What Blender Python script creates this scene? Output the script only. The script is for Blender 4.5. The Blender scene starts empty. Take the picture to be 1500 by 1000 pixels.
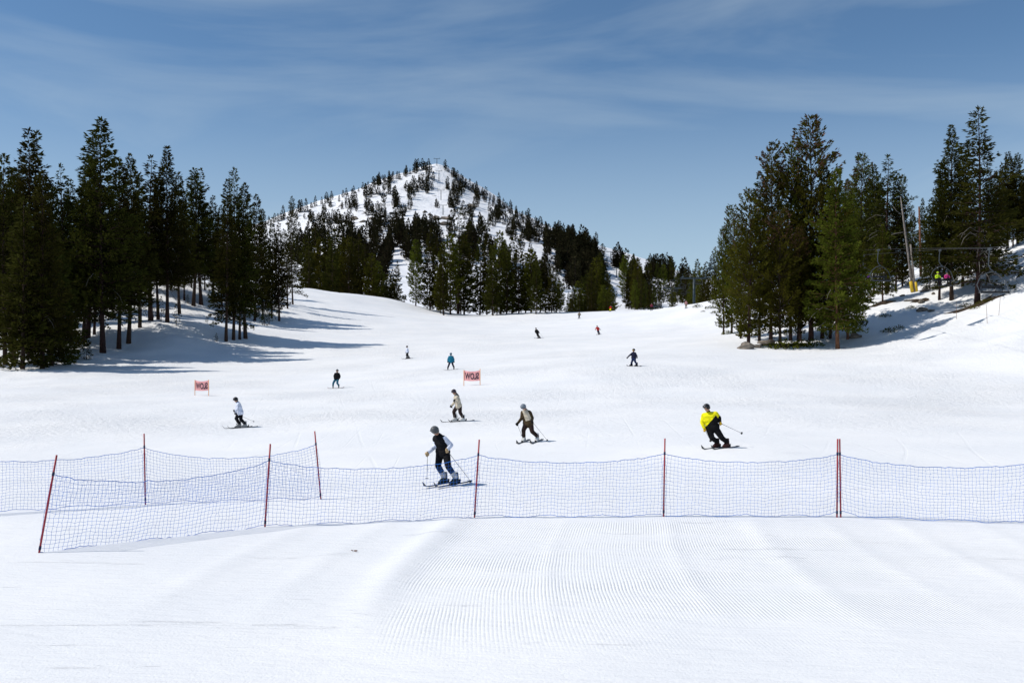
import bpy, math, random
import numpy as np
from mathutils import Vector, Matrix

random.seed(11); RNG = np.random.default_rng(11)
scene = bpy.context.scene
COL = scene.collection
PI = math.pi

# ------------------------------------------------------------------ camera
F = 1400.0            # focal length in photo pixels (1500 wide)
HX, HY = 750.0, 560.0 # principal column, horizon row of the photo
cam_d = bpy.data.cameras.new('camera'); cam = bpy.data.objects.new('camera', cam_d); COL.objects.link(cam)
cam_d.sensor_width = 36.0; cam_d.lens = 36.0 * F / 1500.0; cam_d.shift_y = 60.0 / 1500.0
cam_d.clip_start = 0.1; cam_d.clip_end = 6000
cam.location = (0, 0, 0); cam.rotation_euler = (PI / 2, 0, 0)
scene.camera = cam

# ------------------------------------------------------------------ sky and sun
SUN_EL, SUN_AZ = 49.5, -97.0     # azimuth from +Y towards +X : the sun stands to the left, a little behind the camera
sd = Vector((math.sin(math.radians(SUN_AZ)) * math.cos(math.radians(SUN_EL)),
             math.cos(math.radians(SUN_AZ)) * math.cos(math.radians(SUN_EL)), math.sin(math.radians(SUN_EL))))
world = bpy.data.worlds.new('World'); scene.world = world; world.use_nodes = True
wn, wl = world.node_tree.nodes, world.node_tree.links
wn.clear()
wout = wn.new('ShaderNodeOutputWorld'); bg = wn.new('ShaderNodeBackground'); bg.inputs[1].default_value = 0.09
sky = wn.new('ShaderNodeTexSky'); sky.sky_type = 'NISHITA'; sky.sun_disc = False
sky.sun_elevation = math.radians(SUN_EL); sky.sun_rotation = math.radians(SUN_AZ)
sky.altitude = 2700; sky.air_density = 1.15; sky.dust_density = 0.25; sky.ozone_density = 1.3
tc = wn.new('ShaderNodeTexCoord')
mp = wn.new('ShaderNodeMapping'); mp.inputs['Rotation'].default_value = (0, math.radians(-14), math.radians(12)); mp.inputs['Scale'].default_value = (1.0, 1.0, 4.2); mp.inputs['Location'].default_value = (0.35, 0.2, 0.55)
n1 = wn.new('ShaderNodeTexNoise'); n1.inputs['Scale'].default_value = 1.7; n1.inputs['Detail'].default_value = 9; n1.inputs['Roughness'].default_value = 0.52; n1.inputs['Distortion'].default_value = 0.7
r1 = wn.new('ShaderNodeValToRGB'); r1.color_ramp.elements[0].position = 0.46; r1.color_ramp.elements[1].position = 0.72
r1.color_ramp.elements[0].color = (0, 0, 0, 1); r1.color_ramp.elements[1].color = (0.40, 0.40, 0.40, 1)
mixc = wn.new('ShaderNodeMixRGB'); mixc.inputs[2].default_value = (7.2, 6.8, 6.8, 1)
wl.new(tc.outputs['Generated'], mp.inputs[0]); wl.new(mp.outputs[0], n1.inputs['Vector']); wl.new(n1.outputs[0], r1.inputs[0])
# thin high haze, denser towards the horizon all round
szx = wn.new('ShaderNodeSeparateXYZ'); wl.new(tc.outputs['Generated'], szx.inputs[0])
mrz = wn.new('ShaderNodeMapRange'); mrz.interpolation_type = 'SMOOTHSTEP'; mrz.inputs[1].default_value = 0.33; mrz.inputs[2].default_value = 0.02; mrz.inputs[3].default_value = 0.0; mrz.inputs[4].default_value = 0.64
wl.new(szx.outputs[2], mrz.inputs[0])
hz = wn.new('ShaderNodeMath'); hz.operation = 'MAXIMUM'; wl.new(mrz.outputs[0], hz.inputs[0])
hz2 = wn.new('ShaderNodeMath'); hz2.operation = 'MULTIPLY_ADD'; hz2.inputs[1].default_value = 0.5; wl.new(mrz.outputs[0], hz2.inputs[0]); wl.new(r1.outputs[0], hz2.inputs[2]); hz2.use_clamp = True
wl.new(hz2.outputs[0], hz.inputs[1])
wl.new(hz.outputs[0], mixc.inputs[0]); wl.new(sky.outputs[0], mixc.inputs[1]); tint = wn.new('ShaderNodeMixRGB'); tint.blend_type = 'MULTIPLY'; tint.inputs[0].default_value = 1.0; tint.inputs[2].default_value = (0.85, 1.06, 1.15, 1)   # deep clean mountain blue, same all over
wl.new(mixc.outputs[0], tint.inputs[1]); wl.new(tint.outputs[0], bg.inputs[0]); wl.new(bg.outputs[0], wout.inputs[0])
sun_d = bpy.data.lights.new('sun', 'SUN'); sun_d.energy = 3.85; sun_d.angle = math.radians(0.53); sun_d.color = (1.0, 0.935, 0.845)
sun = bpy.data.objects.new('sun', sun_d); COL.objects.link(sun); sun.location = (-40, 0, 60)
sun.rotation_euler = (-sd).to_track_quat('-Z', 'Y').to_euler()
scene.render.engine = 'CYCLES'
vs = scene.view_settings; vs.view_transform = 'Standard'; vs.look = 'None'; vs.gamma = 1.0; vs.use_curve_mapping = False; vs.exposure = 0.08

# ------------------------------------------------------------------ materials
MATS = {}
def mat(name, col, rough=0.7, var=0.0, vscale=8.0, bump=0.0, bscale=30.0, metal=0.0, randobj=0.0, spec=0.3, trans=0.0):
    if name in MATS: return MATS[name]
    m = bpy.data.materials.new(name); m.use_nodes = True; MATS[name] = m
    nt = m.node_tree; b = nt.nodes['Principled BSDF']
    b.inputs['Roughness'].default_value = rough; b.inputs['Metallic'].default_value = metal
    b.inputs['Specular IOR Level'].default_value = spec
    t = nt.nodes.new('ShaderNodeTexCoord')
    n = nt.nodes.new('ShaderNodeTexNoise'); n.inputs['Scale'].default_value = vscale; n.inputs['Detail'].default_value = 5
    nt.links.new(t.outputs['Object'], n.inputs['Vector'])
    rp = nt.nodes.new('ShaderNodeValToRGB'); nt.links.new(n.outputs[0], rp.inputs[0])
    rp.color_ramp.elements[0].position = 0.3; rp.color_ramp.elements[1].position = 0.7
    rp.color_ramp.elements[0].color = tuple(c * (1 - var) for c in col) + (1,)
    rp.color_ramp.elements[1].color = tuple(min(1, c * (1 + var)) for c in col) + (1,)
    src = rp.outputs[0]
    if randobj > 0:
        oi = nt.nodes.new('ShaderNodeObjectInfo'); hs = nt.nodes.new('ShaderNodeHueSaturation')
        m1 = nt.nodes.new('ShaderNodeMapRange'); m1.inputs[3].default_value = 1 - randobj; m1.inputs[4].default_value = 1 + randobj
        m2 = nt.nodes.new('ShaderNodeMapRange'); m2.inputs[3].default_value = 0.5 - 0.035; m2.inputs[4].default_value = 0.5 + 0.02
        nt.links.new(oi.outputs['Random'], m1.inputs[0]); nt.links.new(oi.outputs['Random'], m2.inputs[0])
        nt.links.new(m1.outputs[0], hs.inputs['Value']); nt.links.new(m2.outputs[0], hs.inputs['Hue'])
        nt.links.new(src, hs.inputs['Color']); src = hs.outputs[0]
    nt.links.new(src, b.inputs['Base Color'])
    if bump > 0:
        n2 = nt.nodes.new('ShaderNodeTexNoise'); n2.inputs['Scale'].default_value = bscale; n2.inputs['Detail'].default_value = 4
        nt.links.new(t.outputs['Object'], n2.inputs['Vector'])
        bp = nt.nodes.new('ShaderNodeBump'); bp.inputs['Strength'].default_value = bump; bp.inputs['Distance'].default_value = 0.05
        nt.links.new(n2.outputs[0], bp.inputs['Height']); nt.links.new(bp.outputs[0], b.inputs['Normal'])
    if trans > 0:
        tl = nt.nodes.new('ShaderNodeBsdfTranslucent'); mx = nt.nodes.new('ShaderNodeMixShader'); mx.inputs[0].default_value = trans
        nt.links.new(src, tl.inputs[0]); out = nt.nodes['Material Output']
        nt.links.new(b.outputs[0], mx.inputs[1]); nt.links.new(tl.outputs[0], mx.inputs[2]); nt.links.new(mx.outputs[0], out.inputs[0])
    return m

def snow_material():
    m = bpy.data.materials.new('snow'); m.use_nodes = True; nt = m.node_tree; N = nt.nodes; L = nt.links
    b = N['Principled BSDF']; b.inputs['Roughness'].default_value = 0.62; b.inputs['Specular IOR Level'].default_value = 0.25
    t = N.new('ShaderNodeTexCoord'); ob = t.outputs['Object']
    def noise(scale, det=4, rough=0.55, sc=None):
        n = N.new('ShaderNodeTexNoise'); n.inputs['Scale'].default_value = scale; n.inputs['Detail'].default_value = det; n.inputs['Roughness'].default_value = rough
        if sc:
            mm = N.new('ShaderNodeMapping'); mm.inputs['Scale'].default_value = sc; mm.inputs['Rotation'].default_value = (0, 0, 0.5); L.new(ob, mm.inputs[0]); L.new(mm.outputs[0], n.inputs['Vector'])
        else: L.new(ob, n.inputs['Vector'])
        return n.outputs[0]
    def math_(op, a, c=None, clamp=False):
        n = N.new('ShaderNodeMath'); n.operation = op; n.use_clamp = clamp
        for i, v in enumerate((a, c)):
            if v is None: continue
            if isinstance(v, (int, float)): n.inputs[i].default_value = v
            else: L.new(v, n.inputs[i])
        return n.outputs[0]
    def rng(v, a, c, lo=0.0, hi=1.0, smooth=True):
        n = N.new('ShaderNodeMapRange'); n.interpolation_type = 'SMOOTHSTEP' if smooth else 'LINEAR'
        n.inputs[1].default_value = a; n.inputs[2].default_value = c; n.inputs[3].default_value = lo; n.inputs[4].default_value = hi; L.new(v, n.inputs[0]); return n.outputs[0]
    sep = N.new('ShaderNodeSeparateXYZ'); L.new(ob, sep.inputs[0]); X, Y = sep.outputs[0], sep.outputs[1]
    # albedo: old spring snow, faintly dirty patches and specks
    a1 = rng(noise(0.16, 6), 0.35, 0.7); a2 = rng(noise(1.9, 5, 0.6, (0.5, 1.6, 1)), 0.60, 0.80)
    sp = rng(noise(5.5, 3, 0.7), 0.735, 0.80)
    c1 = N.new('ShaderNodeMixRGB'); c1.inputs[1].default_value = (0.80, 0.82, 0.845, 1); c1.inputs[2].default_value = (0.865, 0.875, 0.885, 1); L.new(a1, c1.inputs[0])
    c2 = N.new('ShaderNodeMixRGB'); c2.inputs[2].default_value = (0.72, 0.74, 0.77, 1); L.new(math_('MULTIPLY', a2, 0.5), c2.inputs[0]); L.new(c1.outputs[0], c2.inputs[1])
    c3 = N.new('ShaderNodeMixRGB'); c3.inputs[2].default_value = (0.50, 0.49, 0.47, 1); L.new(math_('MULTIPLY', sp, 0.45), c3.inputs[0]); L.new(c2.outputs[0], c3.inputs[1])
    L.new(c3.outputs[0], b.inputs['Base Color'])
    # groomed corduroy in front of the nets
    wob = math_('MULTIPLY', noise(0.35, 2), 0.10)
    curve = math_('MULTIPLY', math_('POWER', math_('MAXIMUM', math_('SUBTRACT', 19.0, Y), 0.0), 2.0), 0.012)
    u = math_('ADD', math_('SUBTRACT', math_('SUBTRACT', X, math_('MULTIPLY', Y, 0.13)), curve), wob)
    cord = math_('ABSOLUTE', math_('SINE', math_('MULTIPLY', u, PI / 0.054)))
    mY = math_('MULTIPLY', rng(Y, 22.6, 21.6), rng(Y, 10.2, 14.2))
    edge = math_('ADD', u, math_('MULTIPLY', noise(1.2, 3), 0.4))
    mX = rng(edge, -3.75, -3.35)
    wear = rng(noise(0.55, 5, 0.6, (0.35, 1.3, 1)), 0.36, 0.66, 1.0, 0.25)
    cm = math_('MULTIPLY', math_('MULTIPLY', mY, mX), wear)
    left = math_('MULTIPLY', math_('MULTIPLY', mY, rng(edge, -4.3, -4.9)), 0.10)
    amt = math_('ADD', cm, left)
    h = math_('MULTIPLY', math_('MULTIPLY', cord, amt), 0.0085)
    # grain, scuffs and chopped snow
    g1 = math_('MULTIPLY', noise(26, 3, 0.6), 0.009)
    g2 = math_('MULTIPLY', noise(4.0, 5, 0.6, (0.4, 1.5, 1)), 0.040)
    far = rng(Y, 30.0, 60.0)
    ch = math_('MULTIPLY', math_('MULTIPLY', noise(2.6, 6, 0.68), rng(noise(0.07, 2), 0.40, 0.62, 0.35, 1.0)), math_('MULTIPLY', far, 0.20))
    # thin ski tracks sweeping down the run
    def track(fx, amp, per, off, seed):
        w = N.new('ShaderNodeTexWave'); w.wave_type = 'BANDS'; w.bands_direction = 'X'; w.inputs['Scale'].default_value = fx; w.inputs['Distortion'].default_value = amp
        w.inputs['Detail'].default_value = 2; w.inputs['Detail Scale'].default_value = per; w.inputs['Phase Offset'].default_value = off
        mm = N.new('ShaderNodeMapping'); mm.inputs['Rotation'].default_value = (0, 0, seed); mm.inputs['Scale'].default_value = (1, .22, 1); L.new(ob, mm.inputs[0]); L.new(mm.outputs[0], w.inputs['Vector'])
        return rng(w.outputs[1], 0.992, 1.0)
    tr = math_('MULTIPLY', math_('ADD', math_('ADD', track(.16, 7, .35, 0, .4), track(.21, 6, .4, 5, 1.1)), math_('ADD', track(.13, 8, .3, 2, -.7), track(.25, 5, .3, 3, -.25))), 0.006)
    tr = math_('MULTIPLY', tr, math_('MULTIPLY', rng(Y, 25, 34), rng(noise(.12, 3), .42, .6)))
    sc1 = math_('MULTIPLY', rng(noise(1.5, 6, 0.7, (0.22, 1.8, 1)), 0.62, 0.74), 0.022)     # scraped and trodden streaks
    h = math_('SUBTRACT', h, sc1)
    hh = math_('ADD', math_('ADD', h, g1), math_('ADD', math_('ADD', g2, ch), math_('MULTIPLY', tr, -1.0)))
    bp = N.new('ShaderNodeBump'); bp.inputs['Strength'].default_value = 1.0; bp.inputs['Distance'].default_value = 1.0
    L.new(hh, bp.inputs['Height']); L.new(bp.outputs[0], b.inputs['Normal'])
    return m
SNOW = snow_material()

def mountain_material():
    m = bpy.data.materials.new('mountain_snow'); m.use_nodes = True; nt = m.node_tree; N = nt.nodes; L = nt.links
    b = N['Principled BSDF']; b.inputs['Roughness'].default_value = 0.65; b.inputs['Specular IOR Level'].default_value = 0.2
    t = N.new('ShaderNodeTexCoord')
    n = N.new('ShaderNodeTexNoise'); n.inputs['Scale'].default_value = 0.03; n.inputs['Detail'].default_value = 8; n.inputs['Roughness'].default_value = 0.68; L.new(t.outputs['Object'], n.inputs['Vector'])
    r = N.new('ShaderNodeMapRange'); r.inputs[1].default_value = 0.635; r.inputs[2].default_value = 0.70; L.new(n.outputs[0], r.inputs[0])
    c = N.new('ShaderNodeMixRGB'); c.inputs[1].default_value = (0.83, 0.85, 0.89, 1); c.inputs[2].default_value = (0.16, 0.14, 0.13, 1); L.new(r.outputs[0], c.inputs[0]); L.new(c.outputs[0], b.inputs['Base Color'])
    n2 = N.new('ShaderNodeTexNoise'); n2.inputs['Scale'].default_value = 0.12; n2.inputs['Detail'].default_value = 7; n2.inputs['Roughness'].default_value = 0.65; L.new(t.outputs['Object'], n2.inputs['Vector'])
    bp = N.new('ShaderNodeBump'); bp.inputs['Distance'].default_value = 3.2; bp.inputs['Strength'].default_value = 0.8; L.new(n2.outputs[0], bp.inputs['Height']); L.new(bp.outputs[0], b.inputs['Normal'])
    return m
MSNOW = mountain_material()

M_BARK = mat('bark', (0.040, 0.022, 0.016), 0.9, 0.45, 3.0, 0.9, 9.0, randobj=0.25)
M_GREY = mat('dead_wood', (0.20, 0.18, 0.165), 0.9, 0.35, 4.0, 0.6, 12.0)
M_REDBARK = mat('red_bark', (0.15, 0.07, 0.04), 0.9, 0.45, 3.0, 0.9, 9.0)
M_FIR = mat('fir_needles', (0.038, 0.040, 0.007), 0.85, 0.6, 0.35, randobj=0.35, spec=0.03, trans=0.22)
M_PINE = mat('pine_needles', (0.072, 0.078, 0.0095), 0.85, 0.55, 0.35, randobj=0.3, spec=0.03, trans=0.28)
M_CONE = mat('cones', (0.085, 0.040, 0.022), 0.8, 0.4, 2.0)
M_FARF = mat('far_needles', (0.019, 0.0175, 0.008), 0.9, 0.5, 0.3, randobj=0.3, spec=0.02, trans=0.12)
M_ROCK = mat('rock', (0.17, 0.145, 0.12), 0.9, 0.5, 1.4, 0.9, 5.0)
M_DIRT = mat('needle_litter', (0.040, 0.028, 0.018), 0.95, 0.7, 2.5, 1.0, 7.0)
M_RED = mat('pole_red', (0.29, 0.006, 0.02), 0.5, 0.2, 20.0, spec=0.5)
M_BLUE = mat('net_blue', (0.02, 0.15, 0.54), 0.6, 0.25, 3.0)
M_STRAP = mat('strap_navy', (0.012, 0.018, 0.06), 0.6, 0.2)
M_TOWER = mat('tower_paint', (0.016, 0.032, 0.042), 0.5, 0.2, 2.0, spec=0.4)
M_STEEL = mat('galvanised', (0.055, 0.065, 0.075), 0.55, 0.2, 9.0, metal=0.2)
M_BLACK = mat('black_vinyl', (0.012, 0.012, 0.014), 0.5, 0.2)
M_YEL = mat('pad_yellow', (0.55, 0.38, 0.02), 0.6, 0.2, 5.0)
M_CABLE = mat('cable', (0.05, 0.05, 0.055), 0.5, 0.1)
M_SKIN = mat('skin', (0.40, 0.22, 0.15), 0.55, 0.12, 20.0)

# ------------------------------------------------------------------ mesh helpers
def mesh(name, verts, faces, mats, fm=None, smooth=False):
    me = bpy.data.meshes.new(name)
    if isinstance(verts, np.ndarray): verts = verts.tolist()
    if isinstance(faces, np.ndarray): faces = faces.tolist()
    me.from_pydata(verts, [], faces)
    for m in (mats if isinstance(mats, (list, tuple)) else [mats]): me.materials.append(m)
    if fm is not None: me.polygons.foreach_set('material_index', np.asarray(fm, dtype=np.int32))
    if smooth: me.polygons.foreach_set('use_smooth', np.ones(len(me.polygons), dtype=bool))
    me.update(); return me
def ob(name, me, parent=None, loc=(0, 0, 0), rot=(0, 0, 0), scale=(1, 1, 1)):
    o = bpy.data.objects.new(name, me); COL.objects.link(o); o.location = loc; o.rotation_euler = rot; o.scale = scale
    if parent: o.parent = parent
    return o
def tag(o, label=None, cat=None, group=None, kind=None):
    if label: o['label'] = label
    if cat: o['category'] = cat
    if group: o['group'] = group
    if kind: o['kind'] = kind
    return o
class MB:
    """collects shapes into one mesh"""
    def __init__(s): s.v = []; s.f = []; s.m = []
    def add(s, V, Fc, mi=0):
        o = len(s.v); s.v.extend([tuple(map(float, p)) for p in V]); s.f.extend([tuple(int(i) + o for i in f) for f in Fc]); s.m.extend([mi] * len(Fc)); return s
    def tube(s, pts, rad, n=8, mi=0, cap=True):
        pts = [Vector(p) for p in pts]; k = len(pts); rad = [rad] * k if isinstance(rad, (int, float)) else rad
        V = []; up = None
        for i in range(k):
            t = (pts[min(i + 1, k - 1)] - pts[max(i - 1, 0)]).normalized()
            if up is None: up = t.orthogonal().normalized()
            up = (up - t * up.dot(t)); up = up.normalized() if up.length > 1e-6 else t.orthogonal().normalized()
            w = t.cross(up)
            for j in range(n):
                a = 2 * PI * j / n; V.append(pts[i] + (up * math.cos(a) + w * math.sin(a)) * rad[i])
        Fc = [(i * n + j, i * n + (j + 1) % n, (i + 1) * n + (j + 1) % n, (i + 1) * n + j) for i in range(k - 1) for j in range(n)]
        if cap: Fc += [tuple(range(n - 1, -1, -1)), tuple((k - 1) * n + j for j in range(n))]
        return s.add(V, Fc, mi)
    def box(s, c, d, mi=0, bev=0.0, rot=None):
        hx, hy, hz = d[0] / 2, d[1] / 2, d[2] / 2
        b = min(bev, hx * .9, hy * .9, hz * .9); V = []
        if b <= 0:
            V = [(x, y, z) for z in (-hz, hz) for x, y in ((-hx, -hy), (hx, -hy), (hx, hy), (-hx, hy))]; Fc = [(3, 2, 1, 0), (4, 5, 6, 7)] + [(i, (i + 1) % 4, 4 + (i + 1) % 4, 4 + i) for i in range(4)]
        else:
            for z, k in ((-hz, b), (-hz + b, 0), (hz - b, 0), (hz, b)):
                x0, y0 = hx - k, hy - k
                V += [(-x0 + b, -y0, z), (x0 - b, -y0, z), (x0, -y0 + b, z), (x0, y0 - b, z), (x0 - b, y0, z), (-x0 + b, y0, z), (-x0, y0 - b, z), (-x0, -y0 + b, z)]
            Fc = [tuple(range(7, -1, -1)), tuple(range(24, 32))] + [(r * 8 + i, r * 8 + (i + 1) % 8, (r + 1) * 8 + (i + 1) % 8, (r + 1) * 8 + i) for r in range(3) for i in range(8)]
        V = [Vector(p) for p in V]
        if rot is not None: V = [rot @ p for p in V]
        return s.add([p + Vector(c) for p in V], Fc, mi)
    def ell(s, c, r, nu=12, nv=8, mi=0, rot=None, v0=-PI / 2, v1=PI / 2):
        V = []
        for i in range(nv + 1):
            a = v0 + (v1 - v0) * i / nv
            for j in range(nu):
                p = Vector((r[0] * math.cos(a) * math.cos(2 * PI * j / nu), r[1] * math.cos(a) * math.sin(2 * PI * j / nu), r[2] * math.sin(a)))
                if rot is not None: p = rot @ p
                V.append(p + Vector(c))
        Fc = [(i * nu + j, i * nu + (j + 1) % nu, (i + 1) * nu + (j + 1) % nu, (i + 1) * nu + j) for i in range(nv) for j in range(nu)]
        Fc += [tuple(range(nu - 1, -1, -1)), tuple(nv * nu + j for j in range(nu))]
        return s.add(V, Fc, mi)
    def build(s, name, mats, parent=None, smooth=False, **k):
        return ob(name, mesh(name, s.v, s.f, mats, s.m, smooth), parent, **k)

# ------------------------------------------------------------------ terrain
def P3(px, py, d): return ((px - HX) / F * d, d, (HY - py) / F * d)
def tps_fit(pts, sc, lam):
    p = np.array(pts, float); q = p[:, :2] / sc; n = len(q)
    r = np.linalg.norm(q[:, None] - q[None], axis=2); K = np.where(r > 0, r * r * np.log(r + 1e-12), 0) + lam * np.eye(n)
    A = np.zeros((n + 3, n + 3)); A[:n, :n] = K; A[:n, n] = 1; A[:n, n + 1:] = q; A[n, :n] = 1; A[n + 1:, :n] = q.T
    w = np.linalg.solve(A, np.concatenate([p[:, 2], [0, 0, 0]]))
    def f(x, y):
        x = np.asarray(x, float); y = np.asarray(y, float); out = w[n] + w[n + 1] * x / sc + w[n + 2] * y / sc
        for i in range(n):
            rr = np.hypot(x / sc - q[i, 0], y / sc - q[i, 1]); out = out + w[i] * rr * rr * np.log(rr + 1e-12)
        return out
    return f
def vnoise(x, y, seed):
    xi = np.floor(x); yi = np.floor(y); fx = x - xi; fy = y - yi; fx = fx * fx * (3 - 2 * fx); fy = fy * fy * (3 - 2 * fy)
    def h(a, c):
        v = np.sin(a * 127.1 + c * 311.7 + seed * 74.7) * 43758.5453; return v - np.floor(v)
    return (h(xi, yi) * (1 - fx) + h(xi + 1, yi) * fx) * (1 - fy) + (h(xi, yi + 1) * (1 - fx) + h(xi + 1, yi + 1) * fx) * fy - 0.5
def fbm(x, y, sc, oct=4, seed=0, gain=0.5):
    o = 0; a = 1.0
    for i in range(oct): o = o + a * vnoise(x / sc * 2 ** i + 17.3 * i, y / sc * 2 ** i - 9.1 * i, seed + i); a *= gain
    return o

near_px = [(1045, 660, 34), (773, 650, 40), (665, 619, 49), (345, 628, 51), (660, 542, 98), (493, 569, 86), (929, 537, 86), (596, 526, 125),
    (787, 496, 154), (875, 490, 178), (848, 467, 231), (840, 457, 262), (650, 461, 262), (570, 437, 270), (440, 423, 268), (1000, 451, 255), (750, 459, 262), (920, 455, 260),
    (0, 546, 105), (100, 541, 110), (200, 520, 128), (300, 506, 140), (440, 490, 165), (440, 447, 225), (600, 482, 190), (520, 455, 232), (0, 600, 62), (100, 650, 45),
    (245, 471, 150), (246, 405, 200), (0, 450, 170), (60, 415, 200), (340, 496, 148), (380, 471, 185), (428, 446, 226), (350, 425, 228), (150, 470, 155), (0, 500, 135),
    (1100, 508, 112), (1240, 510, 110), (1060, 440, 205), (1039, 445, 240), (1075, 490, 132), (1040, 472, 188), (1300, 500, 108), (1500, 462, 100), (1500, 400, 116), (1500, 346, 142),
    (1430, 444, 118), (1300, 440, 126), (1338, 428, 132), (1200, 450, 172), (1380, 392, 150), (1240, 420, 200), (1500, 600, 60), (1500, 550, 75), (1250, 590, 60), (1200, 550, 80), (1000, 590, 62), (1000, 500, 130)]
near_pts = [P3(*p) for p in near_px]
for (x, y, z) in [(-8, 8, -3.15), (0, 8, -3.15), (8, 8, -3.15), (-45, -20, -3.0), (45, -20, -3.0), (0, -20, -3.1), (-12, 16, -3.15), (-7, 21, -3.15), (0, 22.4, -3.15), (4, 17, -3.15), (8, 22.4, -3.15), (13, 22, -3.12),
    (-10, 25, -3.15), (-6, 26, -3.15), (-2, 28, -3.02), (-16, 24, -3.15), (17, 28, -2.9), (-40, 40, -2.9), (40, 40, -1.5),
    (-60, 300, 20), (-30, 300, 19), (0, 300, 16), (30, 300, 16), (60, 300, 21), (-60, 345, 10), (0, 345, 6), (60, 345, 12),
    (-120, 300, 24), (-120, 220, 27), (-130, 140, 14), (-120, 80, 2), (-160, 20, -2), (120, 300, 32), (120, 220, 33), (120, 150, 34), (110, 90, 17), (120, 30, 6), (150, 345, 26), (-150, 345, 18)]:
    near_pts.append((x, y, z))
_near = tps_fit(near_pts, 60.0, 0.004)
def near(x, y):
    x = np.asarray(x, float); y = np.asarray(y, float)
    return _near(x, y) + 0.25 * np.clip((y - 60) / 80, 0, 1) * fbm(x, y, 22, 3, 3) + 0.55 * np.clip((np.abs(x + 2) - 34) / 14, 0, 1) * fbm(x, y, 7, 3, 9)

mnt_px = [(390, 326, 1050), (430, 312, 1080), (500, 285, 1120), (560, 265, 1160), (615, 247, 1190), (640, 240, 1200), (670, 259, 1180), (700, 282, 1150), (740, 302, 1100), (800, 334, 1000), (840, 355, 920), (870, 375, 860), (889, 382, 850),
    (897, 406, 790), (903, 430, 720), (909, 452, 650), (450, 345, 930), (450, 385, 720), (450, 425, 500), (540, 305, 1010), (540, 352, 840), (540, 402, 610), (540, 440, 430),
    (640, 292, 1060), (640, 340, 880), (640, 390, 680), (640, 430, 500), (640, 456, 390), (740, 345, 900), (740, 395, 690), (740, 432, 500), (820, 385, 740), (820, 424, 560), (800, 452, 410),
    (920, 396, 830), (960, 406, 800), (1000, 416, 770), (1050, 426, 730), (960, 432, 640), (1000, 445, 560), (940, 450, 590), (880, 450, 480), (1100, 430, 600), (330, 355, 900), (300, 400, 600)]
mnt_pts = [P3(*p) for p in mnt_px]
for (x, y, z) in [(-300, 1400, 120), (-94, 1480, 150), (150, 1350, 110), (200, 1100, 80), (400, 900, 60), (700, 1300, 20), (-700, 1300, 60), (-700, 700, 60), (700, 600, 55), (350, 500, 50), (-350, 450, 50), (300, 285, 30), (-300, 285, 22),
    (0, 285, 12), (-70, 285, 14), (70, 285, 15), (0, 320, 19), (-80, 340, 24), (90, 340, 22), (-700, 285, 20), (700, 285, 30)]:
    mnt_pts.append((x, y, z))
_mnt = tps_fit(mnt_pts, 400.0, 0.0005)
def mnt(x, y):
    x = np.asarray(x, float); y = np.asarray(y, float)
    w = np.clip((y - 380) / 300, 0, 1)
    return _mnt(x, y) + w * (9 * fbm(x, y, 120, 4, 21) + 3.0 * fbm(x, y, 28, 3, 31))
class Grid:
    def __init__(s, f, x0, x1, y0, y1, st):
        s.x0, s.y0, s.st = x0, y0, st; xs = np.arange(x0, x1 + st, st); ys = np.arange(y0, y1 + st, st); a, c = np.meshgrid(xs, ys, indexing='ij'); s.z = f(a, c)
    def __call__(s, x, y):
        u = np.clip((x - s.x0) / s.st, 0, s.z.shape[0] - 1.001); v = np.clip((y - s.y0) / s.st, 0, s.z.shape[1] - 1.001); i = u.astype(int); j = v.astype(int); a = u - i; c = v - j
        return (s.z[i, j] * (1 - a) + s.z[i + 1, j] * a) * (1 - c) + (s.z[i, j + 1] * (1 - a) + s.z[i + 1, j + 1] * a) * c
GN = Grid(near, -140, 140, -16, 346, .8); GM = Grid(mnt, -480, 480, 284, 1600, 4.0)
def G(x, y):
    x = np.asarray(x, float); y = np.asarray(y, float)
    return np.where(y < 285, GN(x, y), np.where(y > 344, GM(x, y), np.maximum(GN(x, y), GM(x, y))))
def g(x, y): return float(G(np.array([x]), np.array([y]))[0])
def hit(px, py, d0=25, d1=1600, n=2600):
    """where the sight line through a photo point first meets the terrain"""
    d = np.exp(np.linspace(math.log(d0), math.log(d1), n)); X = (px - HX) / F * d; Z = (HY - py) / F * d
    below = np.nonzero(G(X, d) >= Z)[0]
    if len(below) == 0: return None
    k = below[0]; return (float(X[k]), float(d[k]), float(G(X[k:k + 1], d[k:k + 1])[0]))

# grooming seams and the smooth berm, as real relief
def groom(x, y):
    u = x - 0.13 * y - 0.012 * np.clip(19 - y, 0, None) ** 2
    m = np.clip((22.3 - y) / 0.8, 0, 1) * np.clip((y - 11.5) / 4, 0, 1); o = 0
    for c, h, w in ((-4.1, .095, .34), (-5.6, .025, .25), (-7.2, .03, .3), (-1.6, .016, .12), (0.7, .02, .14), (2.6, .035, .25), (4.3, .02, .2), (5.9, .03, .25), (7.6, .02, .25)): o = o + h * np.exp(-((u - c) / w) ** 2)
    return m * o * .8
ys = [-14.0]
while ys[-1] < 345: ys.append(ys[-1] + (0.8 if ys[-1] < 6 else max(0.11, 0.0065 * ys[-1])))
ys = np.array(ys); s = np.linspace(-1, 1, 521); s = 0.82 * s + 1.3 * s ** 7
YY, SS = np.meshgrid(ys, s, indexing='ij'); XX = SS * (np.abs(YY) * 0.93 + 20)
ZZ = near(XX, YY) + groom(XX, YY) + 0.03 * fbm(XX, YY, 2.6, 3, 40) * np.clip((YY - 3) / 8, 0.3, 1) + 0.05 * fbm(XX, YY, 9, 2, 55)
nr, nc = YY.shape; idx = np.arange(nr * nc).reshape(nr, nc)
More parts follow.
